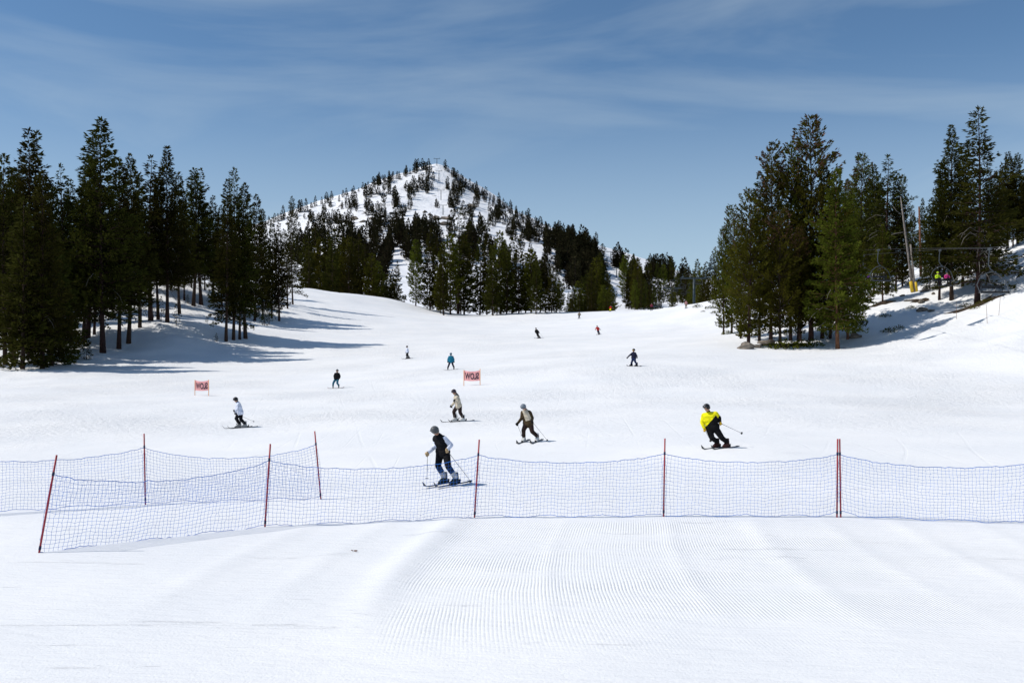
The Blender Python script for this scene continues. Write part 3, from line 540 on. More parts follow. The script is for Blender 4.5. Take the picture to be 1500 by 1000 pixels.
h = hit(521, 808, 8); b = MB(); b.ell((0, 0, .02), (.04, .018, .014), 8, 5); b.tube([(-.05, 0, .02), (-.09, .02, .03)], [.01, .006], 5); tag(b.build('bark_chip', M_REDBARK, smooth=True, loc=h), 'tiny red-brown bark chip lying on the groomed snow before the net', 'bark chip')
# padded twin pole on the bank
h = hit(1338, 428); e = tag(ob('utility_pole', None, None, h), 'grey leaning twin pole with yellow padding round its foot on the sunny bank', 'pole'); sc = h[1] / F
b = MB(); b.tube([(0, 0, -.5), (-.7, 0, 5.2), (-1.35, .1, 109 * sc), (-1.75, .1, 140 * sc)], [.2, .17, .13, .05], 10); [b.tube([(-1.3, .1, q * sc), (-1.3 + dx, .1, (q + dq) * sc), (-1.3 + dx * 1.5, .1, (q + dq * 2) * sc)], [.06, .04, .015], 5) for q, dx, dq in ((85, 1.0, 5), (88, -1.2, -2), (100, .9, 8), (112, -1.0, 7), (70, 1.3, 9), (122, .7, 6))]; b.build('shaft', M_GREY, e, True)
b = MB(); b.tube([(.25, -.15, -.5), (-.45, -.1, 70 * sc)], [.15, .12], 8); b.build('brace', M_GREY, e, True)
b = MB(); b.tube([(-.2, -.1, 0), (-.42, -.1, 1.5)], .22, 10); b.build('pad', M_YEL, e, True)
b = MB(); b.tube([(.36, -.2, 0), (.22, -.2, 1.4)], .2, 10); b.build('pad', M_YEL, e, True)
h = hit(1349, 405); b = MB(); b.tube([(0, 0, -3), (-.1, 0, 5), (-.3, 0, 11)], [.2, .17, .12], 9); tag(b.build('bare_trunk', M_REDBARK, smooth=True, loc=h), 'bare orange-brown dead trunk among the conifers near the padded pole', 'dead tree')

# ------------------------------------------------------------------ chairlift
def cableA(y): return float(np.interp(y, [30, 66, 72, 103, 160, 242, 293, 420, 560, 650, 720, 790, 850], [30.5, 35.5, 36, 39.5, 43.6, 50, 52.3, 66.9, 81, 80.5, 80, 83, 84.4])), float(np.interp(y, [30, 72, 103, 160, 242, 293, 420, 560, 650, 720, 790, 850], [5.2, 10.0, 14.2, 20.6, 29.0, 32.2, 41.6, 50, 59, 78, 95, 116.5]))
GAUGE = 7.0
def tower(x, y, ztop, label, pad=True, small=False):
    z = g(x, y); H = max(ztop - z, 4.0); e = tag(ob('lift_tower', None, None, (x + GAUGE / 2, y, z)), label, 'lift tower', 'chairlift towers')
    b = MB(); b.tube([(0, 0, -.6), (0, 0, H - .6)], [.42, .34], 12); b.build('column', M_TOWER, e, True)
    b = MB(); b.box((0, 0, H - .5), (GAUGE + 1.2, .4, .45), bev=.06); b.build('crossarm', M_TOWER, e)
    for sx in (-1, 1):
        b = MB(); b.box((sx * GAUGE / 2, 0, H - .25), (.16, 3.2, .22), bev=.04)
        for k in range(6): b.tube([(sx * GAUGE / 2 - .1, -1.5 + k * .6, H - .12), (sx * GAUGE / 2 + .1, -1.5 + k * .6, H - .12)], .2, 10)
        b.build('sheave_train', M_TOWER, e)
        b = MB(); b.tube([(sx * GAUGE / 2, 0, H - .3), (sx * GAUGE / 2, 0, H + .9), (sx * (GAUGE / 2 - .8), 0, H + .9)], .05, 6); b.build('work_frame', M_TOWER, e)
    if not small:
        b = MB()
        for sx in (-.18, .18): b.tube([(sx, -.52, .8), (sx, -.48, H - .8)], .025, 5)
        for k in range(int((H - 1.6) / .35)): b.tube([(-.18, -.5, 1 + k * .35), (.18, -.5, 1 + k * .35)], .015, 4)
        b.build('ladder', M_TOWER, e)
    if pad: b = MB(); b.tube([(0, 0, 0), (0, 0, 1.7)], .58, 14); b.build('pad', M_YEL, e, True)
    return e
for y, lb in [(40, 'lift tower beside the steep end of the sunny bank'), (160, 'lift tower hidden behind the knoll clump of pines'), (242, 'nearest clear lift tower with yellow pad, standing on the shrubby mound'), (293, 'dark lift tower just beyond the mound tower, cross arm over the chairs'), (420, 'third dark lift tower, in front of the snowy gap'), (560, 'small lift tower low against the dark trees'),
        (650, 'lowest lift tower on the snowy strip beside the clump'), (720, 'middle lift tower on the snowy strip up the far hill'), (790, 'upper lift tower on the snowy strip up the far hill'), (850, 'lift tower standing on the skyline at top of the snowy strip')]:
    x, z = cableA(y); tower(x, y, z + .25, lb, pad=y < 430, small=y > 300)
mt = []
for px, pt, pb, lb in [(640, 232, 243, 'lift tower on the very summit of the mountain'), (643, 250, 266, 'lift tower on the bare snow just under the summit'), (646, 278, 293, 'lift tower amid the mountain face, third below the summit'), (649, 300, 315, 'lowest visible lift tower on the mountain face')]:
    h = hit(px, pb, 500); zt = (HY - pt) / F * h[1]; tower(h[0] - GAUGE / 2, h[1], zt, lb, pad=False, small=True); mt.append((h[0] - GAUGE / 2, h[1], zt))
for off, lb in ((0, 'downhill haul cable of the chairlift beside the knoll clump'), (GAUGE, 'uphill haul cable of the chairlift nearer the sunny bank')):
    pts = []; 
    for y in list(range(24, 300, 6)) + list(range(300, 851, 25)): x, z = cableA(y); pts.append((x + off, y, z + .12 + .03))
    b = MB(); b.tube(pts, .013, 5); tag(b.build('haul_cable', M_CABLE), lb, 'cable')
b = MB(); b.tube(mt[::-1], .04, 5); tag(b.build('haul_cable', M_CABLE), 'thin lift cable running up to the mountain summit', 'cable')
def chair_parts():
    W = 2.2; out = []
    b = MB(); b.box((0, 0, .05), (.14, .5, .2), bev=.03); out.append(('grip', b, M_STEEL))
    b = MB(); b.tube([(0, 0, 0), (-.06, .05, -.5), (-.06, .1, -1.15), (.1, .12, -1.45), (.28, .1, -1.62)], .045, 7); out.append(('hanger', b, M_STEEL))
    b = MB(); pts = [(.28, .1, -1.62), (-.25, .1, -1.78), (-.72, .08, -2.15), (-.95, .05, -2.65), (-.82, -.1, -3.15), (-.72, -.3, -3.3)]
    b.tube(pts, .04, 7); b.tube([(.28, .1, -1.62), (.72, .1, -1.85), (1.2, .08, -2.25), (1.38, .05, -2.75), (1.36, -.1, -3.12), (1.3, -.3, -3.3)], .04, 7); b.tube([(-.8, -.3, -3.3), (1.34, -.3, -3.3)], .04, 7); out.append(('frame', b, M_STEEL))
    b = MB(); b.box((.28, -.05, -3.2), (W, .52, .1), bev=.04); out.append(('seat', b, M_BLACK))
    b = MB(); b.tube([(-.5, .2, -3.2), (-.5, .28, -2.55), (-.3, .3, -2.45), (.86, .3, -2.45), (1.06, .28, -2.55), (1.06, .2, -3.2)], .03, 6); b.box((.28, .27, -2.78), (1.5, .05, .22), bev=.02); out.append(('backrest', b, M_BLACK))
    return [(n, mesh(n, b.v, b.f, m, smooth=False)) for n, b, m in out]
CH = chair_parts()
def chair(y, side, label, rot=0.0):
    x, z = cableA(y); e = tag(ob('lift_chair', None, None, (x + GAUGE * side, y, z), (0, 0, rot)), label, 'lift chair', 'chairs on the chairlift'); 
    for n, m in CH: ob(n, m, e)
    return e
chair(72, 0, 'empty lift chair with open looped frame, hanging before the lone tallest fir')
chair(103, 0, 'empty lift chair hanging in front of the shorter green conifer', .15)
chair(104, 1, 'lift chair carrying riders in lime and pink beside the padded pole')
chair(132, 1, 'lift chair carrying riders in teal just past the knoll clump')
for y, sd_ in [(205, 0), (196, 1), (222, 1), (232, 0), (252, 1), (262, 0), (278, 1), (300, 0), (318, 1), (340, 0), (365, 1), (385, 0), (400, 1), (440, 0), (470, 1), (500, 0), (530, 1)]:
    chair(y, sd_, 'distant lift chair hanging among the dark lift towers', 0)

# ------------------------------------------------------------------ nets and poles
def gp(px, py, z0=-3.15):
    """point on the near snow under a photo point"""
    h = hit(px, py, 8, 60, 3000); return Vector(h)
POLE = {}
def net_pole(key, pb, pt, label, base=None, lean=None):
    p = gp(*pb) if base is None else base; H = 1.82
    if lean is None: dx = (pt[0] - pb[0]) / F * p.y
    else: dx = lean
    top = Vector((p.x + dx, p.y, p.z + H)); axis = (top - p)
    e = tag(ob('net_pole', None, None, p), label, 'pole', 'red safety net poles')
    b = MB(); b.tube([-.25 * axis, axis * .5, axis], [.019, .019, .018], 10); b.build('shaft', M_RED, e, True)
    for q in (.81, .06):
        b = MB(); b.tube([axis * (q - .02), axis * (q + .02)], .024, 10); b.build('clip', M_STRAP, e, True)
    POLE[key] = (p, axis)
net_pole('a', (57, 811), (83, 667), 'leaning red net pole at the near end of the front safety net')
net_pole('b', (388, 772), (396, 655), 'red net pole between the leaning end pole and the black-vest skier')
net_pole('c', (695, 758), (702, 645), 'red net pole standing just beside the black-vest skier')
net_pole('d', (972, 756), (974, 645), 'red net pole in front of the yellow-jacket skier, midway along the net')
net_pole('e', (1226, 757), (1227, 643), 'shorter red pole of the strapped pair where two nets meet')
net_pole('f', (1231.5, 757), (1230, 639), 'taller red pole of the strapped pair where two nets meet')
net_pole('g', (1545, 768), (1547, 640), 'red net pole at the far end of the second front net')
net_pole('h', (213, 737), (211, 642), 'upright red pole in the middle of the rear safety net')
net_pole('i', (470, 730), (461, 637), 'red pole leaning back at the free end of the rear safety net')
net_pole('j', (-110, 757), (-110, 652), 'red pole carrying the outer end of the rear safety net')
def span(parent, A, B, sag, lift=(0, 0), cell=.080, drift=0.0):
    (p, a), (q, c) = POLE[A], POLE[B]; L_ = (q - p).length; nu = max(8, int(L_ / cell)); nv = 17
    def pt(u, v):   # v 0 bottom .. 1 top
        sg = 4 * u * (1 - u)
        bx = p + a * .045 + (q + c * .045 - p - a * .045) * u; tx = p + a * .805 + (q + c * .805 - p - a * .805) * u
        gz = g(bx.x, bx.y); ed = math.exp(-u / .06) * lift[0] + math.exp(-(1 - u) / .06) * lift[1]
        bz = gz + .03 + ed * .5 + .022 * math.sin(u * 23 + p.x); tz = tx.z - sag * (sg ** .8) + .006 * math.sin(u * 31 + q.x) + .004 * math.sin(u * 57 + p.x)
        pull = (math.exp(-u / .05) - math.exp(-(1 - u) / .05)) * .10 * math.sin(v * PI)
        r = bx.lerp(tx, v); r.z = bz + (tz - bz) * (v + .03 * math.sin(v * PI) * math.sin(u * 5 + p.x)); r.x -= pull * .6; r.y += drift * math.sin(v * PI) * sg + .035 * math.sin(u * 17 + v * 3) * math.sin(v * PI) - .05 * (1 - v) * sg
        return r
    grid = [[pt(i / nu, j / nv) + Vector((random.gauss(0, .007), random.gauss(0, .006), random.gauss(0, .007))) for j in range(nv + 1)] for i in range(nu + 1)]
    b = MB(); R_ = .0029
    for i in range(nu + 1): b.tube(grid[i], R_, 3, cap=False)
    for j in range(1, nv): b.tube([grid[i][j] for i in range(nu + 1)], R_, 3, cap=False)
    for i in range(0, nu + 1):
        for j in range(1, nv): b.add([grid[i][j] + Vector(d) * .0065 for d in ((1, 0, 0), (0, 1, 0), (0, -1, 0), (-1, 0, 0), (0, 0, 1), (0, 0, -1))], [(0, 1, 4), (1, 3, 4), (3, 2, 4), (2, 0, 4), (1, 0, 5), (3, 1, 5), (2, 3, 5), (0, 2, 5)])
    o = b.build('net_panel', M_BLUE, parent)
    for j, rr in ((nv, .007), (0, .006)): b = MB(); b.tube([grid[i][j] for i in range(nu + 1)], rr, 6); b.build('edge_rope', M_BLUE, o)
n_ = tag(ob('safety_net', None, None, (0, 0, 0)), 'long blue mesh safety net across the run, ending at the strapped pole pair', 'net', None)
for A, B, sg, lf in (('a', 'b', .28, (.02, 0)), ('b', 'c', .26, (0, 0)), ('c', 'd', .2, (.06, 0)), ('d', 'e', .2, (0, .16))): span(n_, A, B, sg, lf)
n_ = tag(ob('safety_net', None, None, (0, 0, 0)), 'second blue front net running on from the strapped pole pair', 'net'); span(n_, 'f', 'g', .26, (.2, 0))
n_ = tag(ob('safety_net', None, None, (0, 0, 0)), 'rear blue mesh net behind the leaning end pole', 'net')
for A, B, sg in (('j', 'h', .26), ('h', 'i', .34)): span(n_, A, B, sg)

# ------------------------------------------------------------------ SLOW banners
def slow(pxl, pyl, pxr, pyr, label):
    l = hit(pxl, pyl, 30); d = l[1]; xr = (pxr - HX) / F * d; w = xr - l[0]; e = tag(ob('slow_banner', None, None, l), label, 'banner', None)
    MO = mat('banner_pole', (0.75, 0.30, 0.06), .5, .1); MP = mat('banner_pink', (0.93, 0.50, 0.50), .75, .08, 5.0, trans=.3); MT = mat('banner_text', (0.03, 0.02, 0.035), .7, .1)
    for x, yb, t in ((0, 0, 1.3), (w, -.42, 1.34)):
        b = MB(); zz = g(l[0] + x, d + yb) - l[2]; b.tube([(x, yb, zz - .3), (x, yb, zz + t)], .026, 8); b.build('pole', MO, e, True)
    n, m = 16, 6; top = lambda u: 1.27 - .09 * 4 * u * (1 - u); bot = lambda u: .44 - .05 * 4 * u * (1 - u); yy = lambda u, v: -.42 * u - .05 * math.sin(u * PI) + .02 * math.sin(u * 9 + v * 2)
    V = [(w * i / n, yy(i / n, j / m) + k * .012, bot(i / n) + (top(i / n) - bot(i / n)) * j / m) for k in (0, 1) for i in range(n + 1) for j in range(m + 1)]; q = (n + 1) * (m + 1)
    Fc = []
    for i in range(n):
        for j in range(m): a = i * (m + 1) + j; Fc += [(a, a + m + 1, a + m + 2, a + 1), (q + a, q + a + 1, q + a + m + 2, q + a + m + 1)]
    o = ob('cloth', mesh('cloth', V, Fc, MP, smooth=True), e)
    cu = bpy.data.curves.new('lettering', 'FONT'); cu.body = 'SLOW'; cu.size = 1.0; cu.extrude = 0.0; cu.offset = .032; cu.align_x = 'CENTER'; tmp = bpy.data.objects.new('tmp', cu); COL.objects.link(tmp)
    dg = bpy.context.evaluated_depsgraph_get(); me = bpy.data.meshes.new_from_object(tmp.evaluated_get(dg)); bpy.data.objects.remove(tmp)
    vs_ = np.array([v.co[:] for v in me.vertices]); x0, x1 = vs_[:, 0].min(), vs_[:, 0].max(); y0, y1 = vs_[:, 1].min(), vs_[:, 1].max()
    for v in me.vertices:
        u = .07 + .86 * (1 - (v.co.x - x0) / (x1 - x0)); s_ = .17 + .66 * (v.co.y - y0) / (y1 - y0)    # printed on the far face: reads reversed from here
        v.co = (w * u, yy(u, s_) - .009, bot(u) + (top(u) - bot(u)) * s_)
    me.materials.clear(); me.materials.append(MT); me.name = 'lettering'; ob('lettering', me, o)
slow(285.5, 579, 308, 578, 'pink SLOW banner behind the white-jacket skier')
slow(679.5, 565, 703.5, 563.5, 'pink SLOW banner beyond the beige-jacket skier')

# ------------------------------------------------------------------ people
def capsule(b, a, c, ra, rc, mi=0, n=12):
    a = Vector(a); c = Vector(c); t = (c - a); L_ = t.length
    if L_ < 1e-5: t = Vector((0, 0, 1)); L_ = 1e-5
    t = t / L_; pts = []; rad = []
    for k in (.08, .45, .8): pts.append(a - t * ra * math.sqrt(1 - k * k)); rad.append(ra * k)
    pts += [a, c]; rad += [ra, rc]
    for k in (.8, .45, .08): pts.append(c + t * rc * math.sqrt(1 - k * k)); rad.append(rc * k)
    b.tube(pts, rad, n, mi)
def fleshed(name, bones, mats, parent, vox, smooth=2, paint=()):
    """bones: (a, c, ra, rc, material). One continuous surface from voxel remesh, coloured by nearest bone."""
    b = MB()
    for (a, c, ra, rc, m) in bones: capsule(b, a, c, ra, rc)
    o = bpy.data.objects.new('tmp', mesh('tmp', b.v, b.f, mats)); COL.objects.link(o)
    r = o.modifiers.new('r', 'REMESH'); r.mode = 'VOXEL'; r.voxel_size = vox
    sm = o.modifiers.new('s', 'SMOOTH'); sm.iterations = smooth; sm.factor = .5
    dg = bpy.context.evaluated_depsgraph_get(); me = bpy.data.meshes.new_from_object(o.evaluated_get(dg)); bpy.data.objects.remove(o)
    me.materials.clear()
    for m in mats: me.materials.append(m)
    n = len(me.polygons); cen = np.empty(n * 3); me.polygons.foreach_get('center', cen); cen = cen.reshape(-1, 3); best = np.full(n, 1e9); mi = np.zeros(n, int)
    for (a, c, ra, rc, m) in bones:
        a = np.array(a, float); c = np.array(c, float); t = c - a; L2 = max(t @ t, 1e-9); u = np.clip((cen - a) @ t / L2, 0, 1); dd = np.linalg.norm(cen - a - u[:, None] * t, axis=1) - (ra + (rc - ra) * u); k = dd < best; best[k] = dd[k]; mi[k] = m
    for frm, to, planes in paint:      # seams of two-tone jackets: planes through the garment
        k = mi == frm
        for p0, nn in planes: k &= ((cen - np.array(p0)) @ np.array(nn)) > 0
        mi[k] = to
    me.polygons.foreach_set('material_index', mi.astype(np.int32)); me.polygons.foreach_set('use_smooth', np.ones(n, bool)); me.update(); me.name = name
    return ob(name, me, parent)
def cmat(key, c, r=.85): return mat('cloth_' + key, c, r, .28, 7.0, .9, 13.0, spec=.12)
BOOT = {}
def boot_mesh(col):
    if col in BOOT: return BOOT[col]
    b = MB(); prof = [(-.13, 0), (.19, 0), (.2, .06), (.13, .1), (.05, .14), (.035, .32), (-.11, .33), (-.125, .12)]
    for s_, w in ((-1, .045), (1, .045)): pass
    V = [(x, s_ * w, z) for s_, w in ((-1, .038), (-.6, .055), (.6, .055), (1, .038)) for (x, z) in prof]
    V = [(x, (-.05 if i < 8 else -.042 if i < 16 else .042 if i < 24 else .05) * (.85 if z > .2 else 1), z) for i, (x, y, z) in enumerate(V)]
    V = [(x * (.96 if (i < 8 or i >= 24) else 1.0), y, .012 + z * .97 if (i < 8 or i >= 24) else z) for i, (x, y, z) in enumerate(V)]
    n = 8; Fc = [(k * n + i, k * n + (i + 1) % n, (k + 1) * n + (i + 1) % n, (k + 1) * n + i) for k in range(3) for i in range(n)] + [tuple(range(n - 1, -1, -1)), tuple(3 * n + i for i in range(n))]
    b.add(V, Fc)
    for z in (.12, .2, .27): b.box((.055 - .02 * (z > .15), 0, z + .02), (.05, .125, .022), bev=.006)
    BOOT[col] = mesh('boot', b.v, b.f, mat('boot_' + col, {'white': (.62, .62, .60), 'grey': (.26, .26, .26), 'blue': (.010, .024, .036), 'black': (.01, .01, .011), 'red': (.045, .012, .011)}[col], .5, spec=.15)); return BOOT[col]
def ski_mesh(L_=1.62):
    b = MB(); n = 14; V = []
    for i in range(n + 1):
        u = i / n; x = -.44 * L_ + L_ * u; hw = .048 + .018 * (2 * u - 1) ** 2 if u < .93 else .045 * math.sqrt(max(0, (1 - u) / .07)) + .006; z = .012 + (.16 * ((u - .88) / .12) ** 2 if u > .88 else 0) + (.02 * ((.05 - u) / .05) if u < .05 else 0)
        V += [(x, -hw, z - .008), (x, hw, z - .008), (x, hw, z + .008), (x, -hw, z + .008)]
    Fc = [(i * 4 + j, i * 4 + (j + 1) % 4, i * 4 + 4 + (j + 1) % 4, i * 4 + 4 + j) for i in range(n) for j in range(4)] + [(3, 2, 1, 0), tuple(n * 4 + j for j in range(4))]
    b.add(V, Fc); bb = MB(); bb.box((.2, 0, .045), (.09, .07, .05), bev=.012); bb.box((-.17, 0, .055), (.11, .07, .07), bev=.012); bb.box((-.22, 0, .1), (.05, .05, .08), bev=.012); return b, bb
_s, _bb = ski_mesh()
SKI = mesh('ski', _s.v, _s.f, mat('ski_top', (.016, .022, .03), .4, .5, 2.5, spec=.3)); BIND = mesh('binding', _bb.v, _bb.f, M_BLACK)
def board_mesh(c):
    b = MB(); n = 18; V = []
    for i in range(n + 1):
        u = i / n; e_ = abs(2 * u - 1); hw = .125 + .02 * e_ if e_ < .82 else .142 * math.sqrt(max(0, 1 - ((e_ - .82) / .18) ** 2)) + .004; z = .012 + (.09 * ((e_ - .8) / .2) ** 2 if e_ > .8 else 0); x = -.78 + 1.56 * u
        V += [(x, -hw, z - .006), (x, hw, z - .006), (x, hw, z + .006), (x, -hw, z + .006)]
    b.add(V, [(i * 4 + j, i * 4 + (j + 1) % 4, i * 4 + 4 + (j + 1) % 4, i * 4 + 4 + j) for i in range(n) for j in range(4)] + [(3, 2, 1, 0), tuple(n * 4 + j for j in range(4))]); return mesh('snowboard', b.v, b.f, c)
def hand_mesh(c):
    b = []; 
    b.append(((0, -.03, 0), (0, .035, .005), .03, .032, 0)); b.append(((.012, -.03, -.02), (.012, .03, -.015), .026, .026, 0))
    for k, (yy, ln) in enumerate(((-.036, .03), (-.012, .036), (.012, .035), (.034, .028))):
        b.append(((.03, yy, .018), (.05 + ln * .3, yy, .0), .0125, .012, 0)); b.append(((.05 + ln * .3, yy, 0), (.045, yy, -.03), .012, .011, 0)); b.append(((.045, yy, -.03), (.02, yy, -.035), .011, .01, 0))
    b.append(((.0, .045, .0), (.03, .056, -.012), .014, .013, 0)); b.append(((.03, .056, -.012), (.055, .04, -.02), .013, .011, 0))
    o = fleshed('glove', b, [c], None, .006, 1); me = o.data; bpy.data.objects.remove(o); return me
GL = {}
def glove(c):
    if c.name not in GL: GL[c.name] = hand_mesh(c)
    return GL[c.name]
def frame_x(v): v = Vector(v); v.z = 0; return math.atan2(v.y, v.x)
POLEM = mat('ski_pole_grey', (.12, .12, .125), .35, .1, metal=.5)
def ski_pole(a, c, who):
    a = Vector(a); c = Vector(c); t = (c - a).normalized(); e = tag(ob('ski_pole', None, None, a), 'thin grey ski pole held by ' + who, 'ski pole', 'ski poles of ' + who)
    b = MB(); b.tube([Vector(), c - a], [.009, .006], 6); b.build('shaft', POLEM, e, True)
    b = MB(); b.tube([-t * .07, t * .09], [.018, .014], 8); b.build('grip', M_BLACK, e, True)
    b = MB(); k = c - a - t * .06; b.tube([k - t * .008, k + t * .008], [.045, .05], 10); b.build('basket', M_BLACK, e)
def person(who, label, bx, by, d, J, C, heading, boots='black', poles=(), helmet=None, goggles=None, vox=.016, board=None, snow=True, hair=None, hem=None, paint=None, goggle_col=None, bulk=1.06):
    """J joints: name -> (px, py, dy). C: colours top, sleeve, pants, shin, glove"""
    h = hit(bx, by, 20); d = h[1]; k = d / F; root = Vector(h)
    W = {n: Vector(((v[0] - bx) * k, v[2], (by - v[1]) * k)) for n, v in J.items()}
    hd = Vector((heading[0], heading[1], 0)).normalized()
    e = tag(ob('person', None, None, root), label, 'person')
    names = ['top', 'sleeve', 'pants', 'shin', 'skin', 'glove', 'collar']; mats = [C.get('top'), C.get('sleeve', C['top']), C.get('pants'), C.get('shin', C['pants']), M_SKIN, C.get('glove', MATS['black_vinyl']), C.get('collar', C['top'])]
    for s_ in 'LR':
        a = W['an' + s_]; a.z = g(root.x + a.x, root.y + a.y) - root.z + .25
    hl, hr = W['hipL'], W['hipR']; ch, pe, nk, he = W['chest'], W['pelvis'], W['neck'], W['head']
    fwd = hd; up = (he - nk).normalized(); side = fwd.cross(Vector((0, 0, 1)))
    B = []
    spine = (nk - pe)
    sx = (W['shR'] - W['shL']); 
    for q, w, r in ((.0, .30, .155), (.25, .26, .145), (.5, .34, .15), (.75, .40, .135)):
        c = pe + spine * q; ww = sx.normalized() * w * .30 * bulk; B.append((c - ww, c + ww, r * bulk ** .7, r * bulk ** .7, 0))
    B.append((pe - sx.normalized() * .07 + Vector((0, 0, -.06)), pe + sx.normalized() * .07 + Vector((0, 0, -.06)), .163, .163, 0 if hem else 2)); B.append((pe, nk - spine * .12, .14, .12, 0)); B.append((W['shL'].lerp(nk, .1), W['shR'].lerp(nk, .1), .085, .085, 0)); B.append((nk - up * .06, nk + up * .03, .085, .075, 6))
    B.append((nk, he, .058, .06, 4)); B.append((he - up * .04 + fwd * .02, he + up * .05, .082, .092, 4)); B.append((he - up * .085 + fwd * .045, he - up * .05 + fwd * .05, .042, .05, 4)); B.append((he - up * .005 + fwd * .095, he - up * .035 + fwd * .112, .012, .017, 4))
    for s_ in 'LR':
        sh, el, ha = W['sh' + s_], W['el' + s_], W['ha' + s_]
        B.append((sh, el, .08 * bulk, .066 * bulk, 1)); B.append((el, el.lerp(ha, .82), .066 * bulk, .054, 1)); B.append((el.lerp(ha, .8), ha, .043, .04, 5))
        hp, kn, an = W['hip' + s_], W['kn' + s_], W['an' + s_]
        B.append((hp, kn, .118 * bulk, .088 * bulk, 2)); B.append((kn, kn.lerp(an, .5), .088 * bulk, .082 * bulk, 3)); B.append((kn.lerp(an, .5), an, .080 * bulk, .082 * bulk, 8))
    fleshed('body', B, mats + [C.get('second', C['top']), C.get('ankle', C.get('shin', C['pants']))], e, vox, paint=paint(W, hd) if paint else ())
    # helmet with rim, goggles with strap, ears
    if helmet:
        R_ = Matrix.Rotation(frame_x(hd), 3, 'Z') @ Matrix.Rotation(.12, 3, 'Y'); c = he + up * .062 - fwd * .012
        b = MB(); b.ell(c, (.138, .122, .125), 18, 9, rot=R_, v0=-.18, v1=PI / 2); b.ell(c - fwd * .03 - Vector((0, 0, .03)), (.112, .124, .085), 16, 6, rot=R_, v0=-1.0, v1=.2)
        o = b.build('helmet', helmet, e, True)
        b = MB(); b.tube([c + R_ @ Vector((.142 * math.cos(a), .126 * math.sin(a), -.012)) for a in np.linspace(-1.25, 1.25, 11)], .011, 6); b.build('brim', helmet, o, True)
    else:
        b = MB(); R_ = Matrix.Rotation(frame_x(hd), 3, 'Z'); b.ell(he + up * .04 - fwd * .015, (.112, .105, .11), 14, 8, rot=R_, v0=-.25); b.build('hair', hair or M_BLACK, e, True)
    for s_ in (-1, 1):
        b = MB(); b.ell(he + side * s_ * .095 - up * .01, (.025, .014, .034), 8, 6, rot=Matrix.Rotation(frame_x(hd), 3, 'Z')); b.build('ear', M_SKIN, e, True)
    if goggles:
        R_ = Matrix.Rotation(frame_x(hd), 3, 'Z'); V = []; n = 10; c = he + up * (.02 if goggles == 'face' else .075)
        for r, z in ((.112, -.036), (.125, -.034), (.127, .034), (.112, .036)):
            for a in np.linspace(-1.05, 1.05, n): V.append(c + R_ @ Vector((r * math.cos(a) + (.022 if goggles != 'face' else .006), r * math.sin(a) * .92, z)))
        Fc = [(i * n + j, i * n + j + 1, (i + 1) * n + j + 1, (i + 1) * n + j) for i in range(3) for j in range(n - 1)] + [(3 * n + j, 3 * n + j + 1, j + 1, j) for j in range(n - 1)] + [(0, n, 2 * n, 3 * n), (n - 1, 4 * n - 1, 3 * n - 1, 2 * n - 1)]
        ob('goggles', mesh('goggles', V, Fc, goggle_col or mat('goggle_lens', (.012, .012, .018), .12, .1, spec=.8), smooth=True), e)
    if hair and helmet:
        b = MB(); b.tube([he - fwd * .07 - up * .04, he - fwd * .1 - up * .16, nk - fwd * .14 - spine * .12, nk - fwd * .13 - spine * .32], [.06, .07, .065, .02], 9); b.build('hair', hair, e, True)
    gm = glove(mats[5])
    for s_ in 'LR':
        ha, el = W['ha' + s_], W['el' + s_]; t = (ha - el).normalized(); y_ = t.cross(Vector((0, 0, 1))).normalized(); z_ = t.cross(y_); Mx = Matrix((t, z_, -y_)).transposed() if s_ == 'L' else Matrix((t, -z_, y_)).transposed()
        o = ob('glove', gm, e, ha, Mx.to_euler(), (1.12, 1.12, 1.12))
        an = W['an' + s_]; fx = Vector((an.x, an.y, 0)); gz = lambda v: g(root.x + v.x, root.y + v.y) - root.z
        if board is None:
            a = frame_x(hd); dz = gz(fx + hd * .6) - gz(fx - hd * .6); pitch = -math.atan2(dz, 1.2)
            ob('boot', boot_mesh(boots), e, (an.x, an.y, gz(fx) + .035), (0, pitch, a))
            if snow:
                sk = tag(ob('ski', SKI, None, root + Vector((an.x, an.y, gz(fx) + .012)), (0, pitch, a)), 'narrow dark ski worn by ' + who, 'ski', 'skis of ' + who); ob('binding', BIND, sk)
        else:
            ob('boot', boot_mesh(boots), e, (an.x, an.y, gz(fx) + .03), (0, 0, frame_x(hd)))
    if board is not None:
        l, r = W['anL'], W['anR']; c = (l + r) / 2; dv = r - l; cz = g(root.x + c.x, root.y + c.y); a = math.atan2(dv.y, dv.x); u_ = Vector((math.cos(a), math.sin(a), 0)) * .6; p1, p2 = root + c + u_, root + c - u_; pitch = -math.atan2(g(p1.x, p1.y) - g(p2.x, p2.y), 1.2)
        tag(ob('snowboard', board_mesh(board), None, (root.x + c.x, root.y + c.y, cz + .012), (0, pitch, a)), 'snowboard ridden by ' + who, 'snowboard')
    for (hn, tip) in poles:
        a = root + W[hn]; t = root + Vector(((tip[0] - bx) * k, tip[2], (by - tip[1]) * k)); gz = g(t.x, t.y); t.z = max(t.z, gz - .03); ski_pole(a, t, who)
    return e, W, root, hd
def conv(ox, oy, s_, D): return {n: (ox + v[0] / s_, oy + v[1] / s_, v[2] if len(v) > 2 else 0.0) for n, v in D.items()}
